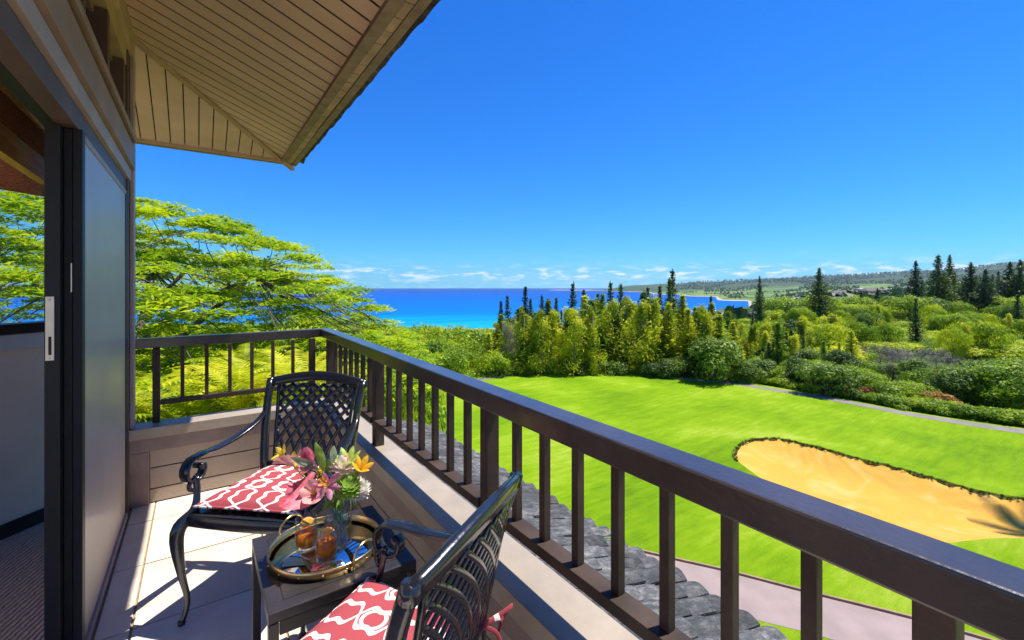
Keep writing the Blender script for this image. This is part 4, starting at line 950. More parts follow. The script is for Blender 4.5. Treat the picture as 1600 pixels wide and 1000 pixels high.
def cdt_sheet(outer, holes, step, zf, name, mat, keep=None):
    pts = []; edges = []
    for ring in [outer]+holes:
        n0 = len(pts); pts += [Vector(p) for p in ring]; edges += [(n0+i, n0+(i+1) % len(ring)) for i in range(len(ring))]
    xs = [p[0] for p in outer]; ys = [p[1] for p in outer]
    x = min(xs)
    while x < max(xs):
        y = min(ys)
        while y < max(ys):
            q = (x+random.uniform(-.1,.1)*step, y+random.uniform(-.1,.1)*step)
            if inside(outer, *q) and not any(inside(h, *q) for h in holes): pts.append(Vector(q))
            y += step
        x += step
    v, e, f, *_ = geometry.delaunay_2d_cdt(pts, edges, [], 0, 1e-4)
    fs = []
    for t in f:
        c = sum((v[i] for i in t), Vector((0,0)))/len(t)
        if inside(outer, c.x, c.y) and not any(inside(h, c.x, c.y) for h in holes): fs.append(tuple(t))
    vs = [LND(p.x, p.y, float(zf(p.x, p.y))) for p in v]
    me = bpy.data.meshes.new(name); me.from_pydata(vs, [], fs)
    bm = bmesh.new(); bm.from_mesh(me); bmesh.ops.recalc_face_normals(bm, faces=bm.faces)
    if sum(f_.normal.z for f_ in bm.faces) < 0: bmesh.ops.reverse_faces(bm, faces=bm.faces)
    bm.to_mesh(me); bm.free(); me.polygons.foreach_set('use_smooth', [True]*len(me.polygons)); return link(name, me, mat)
def grass_mat():
    m, nt, p = new_mat('mown_fairway_grass'); N = nt.nodes.new; L = nt.links.new
    g = N('ShaderNodeNewGeometry')
    def nz(sc, det=6, st=(1,1,1), rot=0, rough=.6):
        mp = N('ShaderNodeMapping'); mp.inputs['Scale'].default_value = st; mp.inputs['Rotation'].default_value = (0,0,rot); L(g.outputs['Position'], mp.inputs[0])
        n = N('ShaderNodeTexNoise'); n.inputs['Scale'].default_value = sc; n.inputs['Detail'].default_value = det; n.inputs['Roughness'].default_value = rough; L(mp.outputs[0], n.inputs['Vector']); return n.outputs[0]
    a = nz(.13, 5); b = nz(1.3, 9, (.35,1.9,1), .95, .75); c = nz(34, 5, (1,1,1), 0, .9)
    def mth(op, x, y, z=None):
        n = N('ShaderNodeMath'); n.operation = op
        for i, q in enumerate((x, y, z)):
            if q is None: continue
            if isinstance(q, (int, float)): n.inputs[i].default_value = q
            else: L(q, n.inputs[i])
        return n.outputs[0]
    s = mth('ADD', mth('MULTIPLY', a, .52), mth('ADD', mth('MULTIPLY', b, .34), mth('MULTIPLY', c, .38)))
    rp = N('ShaderNodeValToRGB'); cr = rp.color_ramp; cr.elements[0].position = .47; cr.elements[0].color = (.085,.17,.003,1); cr.elements[1].position = .84; cr.elements[1].color = (.46,.50,.09,1)
    for q, c_ in ((.57,(.145,.275,.003)),(.66,(.215,.345,.005))): e = cr.elements.new(q); e.color = c4(c_)
    L(s, rp.inputs[0]); L(rp.outputs[0], p.inputs['Base Color']); p.inputs['Roughness'].default_value = .95; p.inputs['Specular IOR Level'].default_value = .1
    bp = N('ShaderNodeBump'); bp.inputs['Strength'].default_value = .7; bp.inputs['Distance'].default_value = .05; L(c, bp.inputs['Height']); L(bp.outputs[0], p.inputs['Normal']); return m
M['grass'] = grass_mat()
def bdist(u, v):
    P = np.array(bk[::3]); return float(np.min(np.hypot(P[:,0]-u, P[:,1]-v)))
def fz(u, v):
    d = bdist(u, v); return float(gz(u, v))+.16*math.exp(-(d/1.1)**2)-.10*math.exp(-((d-2.6)/1.0)**2)
fw = cdt_sheet(ol, [bk], .75, fz, 'fairway', M['grass']); tag(fw, kind='structure')
def sand_mat():
    m, nt, p = new_mat('golden_bunker_sand'); N = nt.nodes.new; L = nt.links.new; g = N('ShaderNodeNewGeometry')
    mp = N('ShaderNodeMapping'); mp.inputs['Location'].default_value = tuple(-LND(18, 19.5, 0)); L(g.outputs['Position'], mp.inputs[0])
    nz = N('ShaderNodeTexNoise'); nz.inputs['Scale'].default_value = .5; nz.inputs['Detail'].default_value = 7; nz.inputs['Distortion'].default_value = 1.2; L(g.outputs['Position'], nz.inputs['Vector'])
    rp = N('ShaderNodeValToRGB'); cr = rp.color_ramp; cr.elements[0].position = .3; cr.elements[0].color = (.60,.31,.065,1); cr.elements[1].position = .72; cr.elements[1].color = (.64,.40,.13,1); e = cr.elements.new(.5); e.color = (.60,.33,.055,1)
    L(nz.outputs[0], rp.inputs[0]); L(rp.outputs[0], p.inputs['Base Color']); p.inputs['Roughness'].default_value = 1; p.inputs['Specular IOR Level'].default_value = .05
    wv = N('ShaderNodeTexWave'); wv.wave_type = 'RINGS'; wv.inputs['Scale'].default_value = 1.1; wv.inputs['Distortion'].default_value = 5; wv.inputs['Detail'].default_value = 3; L(mp.outputs[0], wv.inputs['Vector'])
    b = N('ShaderNodeBump'); b.inputs['Strength'].default_value = .35; b.inputs['Distance'].default_value = .06; L(wv.outputs[0], b.inputs['Height']); L(b.outputs[0], p.inputs['Normal']); return m
tag(cdt_sheet(bk, [], .5, lambda u, v: fz(u, v)-.03-.36*min(1, bdist(u, v)/1.3), 'bunker_sand', sand_mat()), kind='structure')
# bunker lip: soil and ragged turf hanging over the sand
lipm = MB(); vs = []; nb = len(bk)
for i, p in enumerate(bk):
    z = fz(*p); r = random.random(); c = np.array(bk[(i+40) % nb])
    q0 = np.array(p); tng = np.array(bk[(i+1) % nb])-np.array(bk[i-1]); nr = np.array([tng[1], -tng[0]]); nr = nr/(np.hypot(*nr)+1e-6)
    if not inside(bk, *(q0+nr*.3)): nr = -nr
    vs += [LND(q0[0]-nr[0]*.05, q0[1]-nr[1]*.05, z+.01+.03*r), LND(q0[0]+nr[0]*(.04+.05*r), q0[1]+nr[1]*(.04+.05*r), z-.07-.04*r), LND(q0[0]+nr[0]*.03, q0[1]+nr[1]*.03, z-.16)]
lipm.add(vs, [(3*i+k, 3*((i+1) % nb)+k, 3*((i+1) % nb)+k+1, 3*i+k+1) for i in range(nb) for k in (0,1) if inside(bk, bk[i][0]-.05*bk[i][0]/bk[i][1], bk[i][1]-.35)])
M['lip'] = pmat('dark_turf_lip', (.12,.13,.025), 1, .5, 9, bump=1, bscale=20, col2=(.16,.17,.03), coord='World'); tag(lipm.obj('bunker_lip', M['lip']), kind='stuff')
def blades(name, pts, hgt, w, mat, n, lean=.5, par=None, seed=3):
    r = np.random.default_rng(seed); P = np.asarray(pts, float); idx = r.integers(0, len(P), n); c = P[idx]
    a = r.uniform(0, 2*np.pi, n); h = hgt*r.uniform(.5, 1.1, n); l = r.normal(0, lean, (n, 2))*h[:, None]; s = np.stack([np.cos(a), np.sin(a), 0*a], 1)*w
    tip = c+np.stack([l[:,0], l[:,1], h], 1); V = np.stack([c-s, c+s, tip+s*.25, tip-s*.25], 1).reshape(-1, 3); Q = np.arange(4*n).reshape(n, 4)
    return tag(link(name, np_mesh(name, V, Q), mat, par), kind='stuff')
M['lipgrass'] = leafmat('lip_grass', (.03,.045,.006), (.10,.13,.012), (.34,.38,.04), .25, clump=1)
lp_pts = [tuple(LND(p[0]+random.uniform(-.12,.12), p[1]+random.uniform(-.12,.12), fz(*p)-random.uniform(.0,.08))) for p in bk if inside(bk, p[0]-.05*p[0]/p[1], p[1]-.35) for _ in range(6)]
blades('lip_grass', lp_pts, .09, .010, M['lipgrass'], 9000, .6)
def strip(name, A, B, zoff, mat, kind='structure', zf=None):
    n = max(len(A), len(B)); 
    def rs(P, n):
        P = np.array(P, float); d = np.r_[0, np.cumsum(np.hypot(*np.diff(P, axis=0).T))]; t = np.linspace(0, d[-1], n); return np.stack([np.interp(t, d, P[:,0]), np.interp(t, d, P[:,1])], 1)
    n = 90; A = rs(A, n); B = rs(B, n); zf = zf or fz; m = MB(); vs = []; k = 5
    for a, b in zip(A, B):
        for j in range(k): q = a+(b-a)*j/(k-1); vs.append(LND(q[0], q[1], float(zf(*q))+zoff))
    m.add(vs, [(i*k+j, i*k+j+1, (i+1)*k+j+1, (i+1)*k+j) for i in range(n-1) for j in range(k-1)], True); o = m.obj(name, mat); return tag(o, kind=kind) if kind else o
pa = [GP(*p) for p in ((860,843),(920,850),(983,861),(1053,877),(1132,893.5),(1259,926),(1431,967.5),(1560,1003),(1700,1046))]
pb = [GP(*p) for p in ((820,872),(880,890),(960,915),(1060,941),(1158,966),(1259,990),(1400,1030),(1520,1062),(1640,1098))]
strip('path', pa, pb, .006, M['path'])
def offset(P, d):
    out = []
    for i, p in enumerate(P):
        t = np.array(P[min(i+1, len(P)-1)])-np.array(P[max(i-1, 0)]); nn = np.array([-t[1], t[0]])/np.hypot(*t); out.append(tuple(np.array(p)+nn*d))
    return out
def kerb(name, A, w, h):
    B = offset(A, w); n = 80
    def rs(P): P = np.array(P, float); d = np.r_[0, np.cumsum(np.hypot(*np.diff(P, axis=0).T))]; t = np.linspace(0, d[-1], n); return np.stack([np.interp(t, d, P[:,0]), np.interp(t, d, P[:,1])], 1)
    A = rs(A); B = rs(B); m = MB(); vs = []
    for a, b in zip(A, B):
        z = fz(*a); vs += [LND(a[0],a[1],z-.05), LND(a[0],a[1],z+h), LND(b[0],b[1],z+h*.8), LND(b[0],b[1],z-.05)]
    m.add(vs, [(i*4+j, i*4+j+1, (i+1)*4+j+1, (i+1)*4+j) for i in range(n-1) for j in range(3)]); return tag(m.obj(name, M['kerb']), kind='structure')
kerb('kerb', pa, .09, .07)
ca = [GP(*p) for p in ((1030,584.5),(1060,588),(1100,592),(1150,597.7),(1278,618.5),(1406,642.5),(1600,669.7),(1760,692))]
cb = [GP(*p) for p in ((1030,586.6),(1060,590.3),(1100,594.8),(1150,601.2),(1278,622.8),(1406,647.4),(1600,676.2),(1760,700))]
strip('cart_path', ca, cb, .008, M['path2'])
fa = [GP(*p) for p in ((740,594),(775,589.5),(800,586.5),(840,583.5),(870,582.2))]; fb = [GP(*p) for p in ((740,599),(775,592.5),(800,588.8),(840,584.9),(870,583))]
strip('cart_path', fa, fb, .012, M['path2'])

# ---- lower roof seen through the balusters
rt = thing('lower_roof', 'grey tiled lower roof sloping away just beyond the side railing', 'roof', W(.84,4,-1.8))
LO = W(.84,4,-1.8)
def rz(x): return -1.80-(x-.84)*.345
m = MB(); m.hexa([tuple(W(.80,-1.5,rz(.80)-.10)-LO),tuple(W(3.55,-1.5,rz(3.55)-.10)-LO),tuple(W(3.55,7.98,rz(3.55)-.10)-LO),tuple(W(.80,7.98,rz(.80)-.10)-LO),
     tuple(W(.80,-1.5,rz(.80)-.03)-LO),tuple(W(3.55,-1.5,rz(3.55)-.03)-LO),tuple(W(3.55,7.98,rz(3.55)-.03)-LO),tuple(W(.80,7.98,rz(.80)-.03)-LO)]); m.obj('roof_deck', M['eave'], rt)
TW, TLn = .218*K, .335*K; tms = []
for hmp in (.046,.055,.040): t_ = tile_mesh(TW*.95, TLn, .020, hmp); t_.materials.append(M['rooftile']); tms.append(t_)
ang = math.atan(.345); ncol = 42; rest = MB()
for j in range(ncol):
    for i in range(10):
        y = -1.35+.225*j+.11; x = .80+i*.29; big = i >= 4 and j > 3
        loc_ = W(x+random.uniform(-.012,.012)+.02*(j % 2), y+random.uniform(-.006,.006), rz(x)+.010+random.uniform(0,.012))-LO
        rot = (random.uniform(-.05,.05), ang-.075+random.uniform(-.03,.03), random.uniform(-.04,.04)); me_ = random.choice(tms)
        if big: o = link('roof_tile', me_, None, rt); o.location = loc_; o.rotation_euler = rot
        else:
            mt_ = Matrix.Translation(loc_) @ __import__('mathutils').Euler(rot).to_matrix().to_4x4(); rest.add([mt_ @ v.co for v in me_.vertices], [tuple(p.vertices) for p in me_.polygons])
tag(rest.obj('roof_tiles_rest', M['rooftile'], rt), kind='stuff')
hw_ = MB().hexa([W(.80,-1.6,-7.6),W(3.2,-1.6,-7.6),W(3.2,7.8,-7.6),W(.80,7.8,-7.6),W(.80,-1.6,-1.95),W(3.2,-1.6,-2.75),W(3.2,7.8,-2.75),W(.80,7.8,-1.95)]); hw_.v = [tuple(Vector(v)-LO) for v in hw_.v]; hw_.obj('wall', M['siding'], rt)

# =================================================================== PLANTS
def leaf_quads(C, Nrm, ln, w, r, droop=0., jitter=.5):
    """leaf-sized quads at points C, roughly facing Nrm"""
    n = len(C); Nn = Nrm+r.normal(0, jitter, (n, 3)); Nn /= np.linalg.norm(Nn, axis=1, keepdims=True)+1e-9
    T = r.normal(0, 1, (n, 3)); T -= (T*Nn).sum(1, keepdims=True)*Nn; T /= np.linalg.norm(T, axis=1, keepdims=True)+1e-9
    T[:, 2] -= droop; T /= np.linalg.norm(T, axis=1, keepdims=True)+1e-9
    B = np.cross(Nn, T); L_ = (ln*r.uniform(.6, 1.25, n))[:, None]; W_ = (w*r.uniform(.6, 1.25, n))[:, None]
    return np.stack([C-T*L_*.5, C+B*W_*.5, C+T*L_*.5, C-B*W_*.5], 1).reshape(-1, 3)
def mesh_from(Vl, name='crown'):
    V = np.concatenate(Vl); return np_mesh(name, V, np.arange(len(V)).reshape(-1, 4))
def blob(r, n, c, rad, shell=.45, lower=-.6):
    d = r.normal(0, 1, (n*2, 3)); d /= np.linalg.norm(d, axis=1, keepdims=True); d = d[d[:, 2] > lower][:n]
    k = 1-shell*r.random(len(d))**1.6; P = np.array(c)+d*np.array(rad)*k[:, None]; return P, d
def lumpy(d, ph, amp=.18): return 1+amp*np.sin(d[:,0]*4+ph)*np.cos(d[:,1]*5+ph*2)+amp*.6*np.sin(d[:,2]*7+ph*3+d[:,0]*6)
M['lf_lime'] = leafmat('lime_leaves', (.08,.18,.004), (.32,.46,.008), (.70,.72,.016), .5)
M['lf_mid'] = leafmat('mid_green_leaves', (.05,.12,.004), (.20,.34,.008), (.48,.58,.018), .45)
M['lf_dark'] = leafmat('dark_green_leaves', (.022,.055,.006), (.075,.15,.012), (.22,.32,.02), .35)
M['lf_pine'] = leafmat('pine_needles', (.022,.050,.014), (.065,.12,.025), (.19,.26,.04), .3, clump=.6)
M['lf_olive'] = leafmat('olive_casuarina_needles', (.06,.11,.005), (.42,.49,.012), (.88,.84,.04), .52, clump=.5)
M['lf_grey'] = leafmat('dry_grey_twigs', (.10,.085,.06), (.24,.21,.15), (.40,.36,.26), .1)
M['lf_red'] = leafmat('red_bronze_leaves', (.12,.035,.012), (.36,.13,.03), (.50,.30,.06), .35)
M['lf_poinc'] = leafmat('feathery_lime_leaves', (.05,.13,.004), (.21,.38,.006), (.58,.66,.014), .52, clump=.5)
def limb(m, p0, p1, r0, r1, bend=.12, n=6, rnd=random, seg=6):
    p0, p1 = Vector(p0), Vector(p1); L_ = (p1-p0).length; pts = []
    ox = Vector((rnd.uniform(-1,1), rnd.uniform(-1,1), rnd.uniform(-.6,.6)))*L_*bend
    for i in range(n+1): t = i/n; pts.append(p0.lerp(p1, t)+ox*math.sin(math.pi*t))
    m.tube(pts, [r0+(r1-r0)*i/n for i in range(n+1)], seg); return pts

# ---- the spreading tree on the left
def big_tree():
    u0, v0 = UV(150, 13.2); base = LND(u0, v0, -6.3); t = thing('spreading_tree', 'huge wide spreading tree with feathery lime leaves beyond the far railing', 'tree', base)
    r = np.random.default_rng(11); rnd = random.Random(5); O = Vector((0,0,0)); zf_ = lambda z: z+6.3     # local z=0 at ground
    R90 = lambda du, dv, z: Vector((dv*SN+du*CS, dv*CS-du*SN, zf_(z)))
    dome = lambda rho: 2.75-4.2*(rho/9.0)**2.1
    m = MB(); fork = R90(.3, -.2, -3.6)
    limb(m, (0,0,-.3), fork, .42, .34, .05, 8, rnd, 12); m.obj('trunk', M['bark'], t)
    mains = []
    for k in range(9):
        a = 2*math.pi*k/9+rnd.uniform(-.2,.2); rr = rnd.uniform(3.6,4.6); e = R90(rr*math.cos(a), rr*math.sin(a), dome(rr)-1.0-rnd.uniform(0,.6)); m = MB()
        pts = limb(m, fork, e, .15, .045, .12, 9, rnd, 8); m.obj('limb', M['bark'], t); mains.append((pts, e))
    # long low limb running right behind the railing
    m = MB(); m.tube(bez([fork+Vector((0,0,-.6)), R90(1.2,-1.6,-3.3), R90(2.8,-2.3,-2.75), R90(5.2,-2.0,-2.0), R90(7.4,-1.4,-1.6)], 22), [.20-.007*i for i in range(23)][:21] if False else .13, 8); m.obj('limb', M['bark'], t)
    tw = MB(); Vl = []
    npad = 820
    for k in range(npad):
        rho = 9.6*math.sqrt(rnd.random()); a = rnd.uniform(0, 2*math.pi); lay = min(1, max(0, rnd.choice((0,0,0,.3,.3,.62,.95))+rnd.uniform(-.06,.06)))
        du, dv = rho*math.cos(a), rho*math.sin(a); z = dome(rho)-lay*min(4.2, 1.2+.45*(9.6-rho))-.12
        if du > 6.5: z -= .2
        if dv < -8: continue
        c = R90(du, dv, z); pr = rnd.uniform(.45,.95)*(1 if rho < 8.5 else .8); n = int(190*pr/.7)
        # sprays: feathery leaves laid out flat in the pad
        q = r.normal(0, 1, (n, 3)); q /= np.linalg.norm(q, axis=1, keepdims=True); q *= (r.random(n)**.5)[:, None]
        P = np.array(c)+q*np.array([pr, pr, pr*.14]); P[:, 2] -= .16*(q[:,0]**2+q[:,1]**2)*pr
        Vl.append(leaf_quads(P, np.tile([[0,0,1.6]], (n,1)), .24, .065, r, 0, .5))
        # twig from the nearest main limb
        if k % 3 == 0:
            pts, e = min(mains, key=lambda q_: (q_[1]-c).length); s = min(pts[3:], key=lambda q_: (q_-c).length)
            limb(tw, s, c-Vector((0,0,.05)), .020, .006, .18, 6, rnd, 5)
    crown = link('crown', mesh_from(Vl), M['lf_poinc'], t); o = tw.obj('twigs', M['bark'], t); tag(o, kind='stuff')
big_tree()

# ---- prototypes
def cook_pine_mesh(h, r0, seed, gap=.0):
    r = np.random.default_rng(seed); rnd = random.Random(seed); tr = MB(); tr.tube([(0,0,-1),(0.02*h*.1,0,h*.5),(0,0,h*.985)], [.018*h,.011*h,.003*h], 6)
    Vl = []; tiers = int(h*2.1)
    for k in range(tiers):
        f = (k+.5)/tiers; z = h*(.10+.89*f); rad = r0*1.18*(1-f)**.85*(.6+.4*min(1, f*3.2+.35))*rnd.uniform(.78,1.12)
        if rnd.random() < gap: rad *= .5
        nb = rnd.randint(6,8); ph = rnd.random()*6.28
        for b in range(nb):
            a = ph+2*math.pi*b/nb+rnd.uniform(-.15,.15); L_ = rad*rnd.uniform(.75,1.12); n = max(5, int(L_*12)); t = r.random(n)**.75
            px = np.cos(a)*L_*t; py = np.sin(a)*L_*t; pz = z-.10*L_*t+.30*L_*t**3
            P = np.stack([px, py, pz], 1)+r.normal(0, .045*h**.5*.6, (n, 3)); Nn = np.tile([[-math.cos(a)*.2, -math.sin(a)*.2, 1.]], (n, 1))
            Vl.append(leaf_quads(P, Nn, .62*(h/14)**.5, .20*(h/14)**.5, r, -.05, .55))
    P = np.stack([r.normal(0,.05,14), r.normal(0,.05,14), h*r.uniform(.94,1.01,14)], 1); Vl.append(leaf_quads(P, np.tile([[1.,0,0]],(14,1)), .5, .14, r, -.8, .8))
    return tr.mesh('trunk'), mesh_from(Vl)
def airy_tree_mesh(h, w, seed, nbl=26, n=150, ll=.42, lw=.11, lean=0):
    r = np.random.default_rng(seed); rnd = random.Random(seed); tr = MB(); Vl = []
    tr.tube([(0,0,-.5),(.1,0,h*.35),(rnd.uniform(-.4,.4),rnd.uniform(-.4,.4),h*.9)], [.02*h,.014*h,.004*h], 7)
    for k in range(nbl):
        f = (k+.5)/nbl; z = h*(.12+.84*f); rad = w*(.62+.5*math.sin(math.pi*min(1, f*1.05)))*(1-f*.55)*rnd.uniform(.6,1.05); a = rnd.random()*6.28; q = rnd.uniform(.1,.8)*rad
        c = (q*math.cos(a), q*math.sin(a), z); R_b = rnd.uniform(.45,.85)*w*.55*(1.1-f*.6)
        P, d = blob(r, n, c, (R_b, R_b, R_b*1.35), .8, -1); P = P[:n]
        Vl.append(leaf_quads(P, d+np.array([0,0,.35]), ll, lw, r, -.55, .5)); limb(tr, (0,0,z*.75), c, .03, .01, .1, 3, rnd, 4)
    return tr.mesh('trunk'), mesh_from(Vl)
def round_mesh(w, h, seed, nbl=16, n=230, ll=.30, lw=.15, trunk=.25, flat=.6, low=-.75):
    r = np.random.default_rng(seed); rnd = random.Random(seed); tr = MB(); Vl = []
    tr.tube([(0,0,-.4),(.05,0,h*trunk+.05),(0,0,h*.7)], [.03*h+.03,.025*h+.02,.01], 7)
    P, d = blob(r, int(n*3.2), (0,0,h*(.36+trunk*.4)), (w*.40, w*.40, h*.42), .4, low); Vl.append(leaf_quads(P, d*1.2+np.array([0,0,.3]), ll, lw, r, 0, .5))
    for k in range(nbl):
        a = 2.39996*k+rnd.uniform(-.3,.3); q = rnd.uniform(.15,.46)*w*math.sqrt((k+1)/nbl)*1.15; f = 1-(q/(w*.55))**2
        c = Vector((q*math.cos(a), q*math.sin(a), h*(trunk+(.86-trunk)*(.25+.75*max(0, f))*rnd.uniform(.8,1.0)))); R_b = rnd.uniform(.14,.24)*w
        P, d = blob(r, n, c, (R_b, R_b, R_b*flat), .5, -.8); P = np.array(c)+(P-np.array(c))*lumpy(d, k)[:, None]
        Vl.append(leaf_quads(P, d*1.2+np.array([0,0,.5]), ll, lw, r, 0, .5)); limb(tr, (0,0,h*trunk*.8), c, .02*h*.4+.01, .008, .1, 3, rnd, 4)
    return tr.mesh('trunk'), mesh_from(Vl)
PROTO = {}
def proto(key, meshes, leafm, barkm=None): PROTO[key] = (meshes, leafm, barkm or M['bark'])
for i in range(3): proto('pine%d'%i, cook_pine_mesh(14, 1.9+.15*i, 20+i, .08*i), M['lf_pine'], M['bark'])
for i in range(2): proto('bigpine%d'%i, cook_pine_mesh(17, 3.3+.3*i, 30+i, .12), M['lf_pine'], M['bark_light'])
for i in range(4): proto('airy%d'%i, airy_tree_mesh(8.5, 2.3+.25*(i % 3), 40+i), M['lf_olive'], M['bark_light'])
for i in range(3): proto('round%d'%i, round_mesh(6, 4.2, 50+i), M['lf_mid'])
for i in range(2): proto('dark%d'%i, round_mesh(5.5, 5.2, 60+i, 18, 260, .34, .17, .1, .8), M['lf_dark'])
for i in range(3): proto('lime%d'%i, round_mesh(7.5, 3.3, 70+i, 26, 210, .30, .15, .3, .42), M['lf_lime'])
for i in range(2): proto('grey%d'%i, airy_tree_mesh(3.0, 2.4, 80+i, 16, 90, .5, .022), M['lf_grey'], M['bark_light'])
for i in range(2): proto('hedge%d'%i, round_mesh(3.0, 1.7, 90+i, 14, 170, .20, .10, .0, .7), M['lf_mid'])
for i in range(2): proto('low%d'%i, round_mesh(2.4, .95, 95+i, 12, 150, .20, .07, .0, .6), M['lf_mid'])
for i in range(2): proto('red%d'%i, round_mesh(2.2, 1.5, 98+i, 9, 90, .36, .09, .0, .8), M['lf_red'])
FIRST = {}
def plant(key, name, label, cat, loc, sc=(1,1,1), rz=0, group=None, leaf=None):
    (tm_, cm_), lf, bk_ = PROTO[key]; lf = leaf or lf
    t = thing(name, label, cat, loc, rz, group); t.scale = sc
    for nm, me, mt in (('trunk', tm_, bk_), ('crown', cm_, lf)):
        o = bpy.data.objects.new(nm, me); COL.objects.link(o); o.parent = t
        if len(me.materials) == 0: me.materials.append(mt)
        if me.materials[0] != mt: o.material_slots[0].link = 'OBJECT'; o.material_slots[0].material = mt
    return t
def put(px, d, zg=None):
    u, v = UV(px, d); z = float(tz(np.array(px), np.array(float(d)))) if zg is None else zg; return LND(u, v, z), z
def pine(px, tip, d, key, label, group=None, wid=1.0, rnd=random.Random(2)):
    if key.startswith('big') and px > 1250: wid *= 1.45
    p, z = put(px, d); h = (Y0-tip)/F*d-z; H0 = 17 if key.startswith('big') else 14; s = h/H0
    return plant(key, 'cook_pine', label, 'pine tree', p, (s*wid, s*wid, s), rnd.uniform(0,6.28), group)
GB = 'slender pines rising from the tree belt behind the lawn'
belt = [(783,470),(793,462),(821,447),(829,466),(847,462),(856,466),(869,464),(895,442),(912,452),(934,458),(954,441),(970,443),(1012,448),(1031,446),(1046,434),(1111,462)]
for k, (px, tp) in enumerate(belt):
    pine(px, tp, 66+5*math.sin(k*2.1), 'pine%d'%(k % 3), 'slender dark pine rising from the tree belt against the sea', GB, 1.0)
pine(1051, 422, 64, 'pine1', 'tallest dark pine of the belt, standing against the headland', None, 1.0)
pine(877, 484, 60, 'pine2', 'short narrow dark pine in front of the olive trees of the belt', None, .8)
pine(1187, 431, 92, 'bigpine0', 'tall dark pine at the right end of the sea view beside the beach', None, .75)
pine(1176, 486, 74, 'pine0', 'small dark pine just in front of the tall pine by the beach', None, .8)
pine(1280, 418, 108, 'bigpine1', 'broad tall pine standing alone before the beige houses', None, .85)
pine(1371, 450, 150, 'bigpine0', 'small dense pine among the houses between the tall pines', None, .95)
pine(1346, 455, 140, 'bigpine1', 'ragged pale pine just left of the small dense pine', None, .9)
pine(1431, 407, 125, 'bigpine0', 'tall dark pine rising behind the near pine in the lime thicket', None, .78)
pine(1431, 466, 66, 'pine1', 'nearer dark pine standing in the lime thicket with its foot in view', None, 1.0)
pine(1466, 398, 128, 'bigpine1', 'left one of the pair of tallest pines on the right', None, .85)
pine(1484, 398, 131, 'bigpine0', 'right one of the pair of tallest pines, thin at the top', None, .7)
pine(1517, 409, 130, 'bigpine1', 'dense broad pine right of the tallest pair', None, .95)
pine(1540, 420, 118, 'bigpine0', 'pale pine with bare pole trunk in front of the dense ones', None, .95)
pine(1560, 423, 140, 'pine0', 'thin dark pine between the dense pines at the right', None, 1.0)
pine(1551, 428, 150, 'pine1', 'thin pale pine top behind the dense pines at the right', None, 1.0)
pine(1578, 409, 132, 'bigpine0', 'broad dark pine second from the right edge', None, 1.0)
pine(1594, 405, 128, 'bigpine1', 'dark pine cut by the right edge of the view', None, .9)
pine(1590, 460, 80, 'pine2', 'near small pine at the right edge with its foot in the lime thicket', None, 1.25)
# ---- the belt of olive casuarinas
rb = random.Random(77)
GO = 'olive green casuarina trees of the belt behind the lawn'
for k in range(34):
    f = k/33; px = 772+f*421+rb.uniform(-8,8); d = rb.choice((47,52,58,64))+rb.uniform(-2,2)
    topy = np.interp(px, [770,800,850,900,960,1000,1060,1120,1160,1200,1340], [512,492,482,478,472,470,474,488,500,512,530])+rb.uniform(-9,14)
    if px > 1120: d = rb.uniform(50,64)
    p, z = put(px, d); h = (Y0-topy)/F*d-z
    plant('airy%d'%(k % 4), 'casuarina_tree', 'olive green casuarina tree in the belt behind the lawn', 'tree', p, (h/8.5*rb.uniform(.85,1.15),)*2+(h/8.5,), rb.uniform(0,6), GO)
GC = 'young pointed olive green pines of the belt'
for k in range(80):
    px = 765+k*7.1+rb.uniform(-5,5); d = rb.choice((48,53,58,62))+rb.uniform(-2,2); base_t = np.interp(px, [770,800,850,900,960,1000,1060,1120,1160,1200,1340], [508,486,474,472,466,464,466,480,505,512,526])
    tp = base_t+rb.choice((-6,2,8,14,26,38))+rb.uniform(-4,5); p, z = put(px, d); h = (Y0-tp)/F*d-z
    w_ = rb.uniform(1.15,1.7); plant('pine%d'%(k % 3), 'young_pine', 'young', 'pine tree', p, (h/14*w_*1.25,)*2+(h/14,), rb.uniform(0,6), GC, (M['lf_olive'], M['lf_mid'], M['lf_olive'], M['lf_lime'], M['lf_mid'], M['lf_olive'], M['lf_dark'])[k % 7])
for k in range(16):
    px = 1188+k*10+rb.uniform(-5,5); d = rb.uniform(50,72); topy = rb.uniform(488,532); p, z = put(px, d); h = (Y0-topy)/F*d-z; w_ = rb.uniform(1.2,1.6)
    plant('airy%d'%(k % 4), 'casuarina_tree', 'olive', 'tree', p, (h/8.5*w_,)*2+(h/8.5,), rb.uniform(0,6), GO)
GD = 'dark rounded trees at the front of the belt'
p, z = put(1115, 43); plant('dark0', 'round_tree', 'dense dark round tree at the lawn edge in the middle of the belt', 'tree', p, (1.05,1.05,.98), 1)
for px, d, s in ((905,46,.62),(935,47,.66),(962,46,.60),(880,47,.55),(1020,45,.55),(1048,45,.62),(1165,42,.6),(1290,37,.75),(1255,40,.6),(1070,46,.7)):
    p, z = put(px, d); plant('dark%d'%(px % 2), 'round_tree', 'dark rounded understorey tree at the foot of the belt', 'tree', p, (s,s,s*.85), px, GD)
p, z = put(797, 47); plant('grey0', 'bare_tree', 'pale grey half bare tree at the left end of the belt', 'tree', p, (1.05,1.05,2.3), 1)
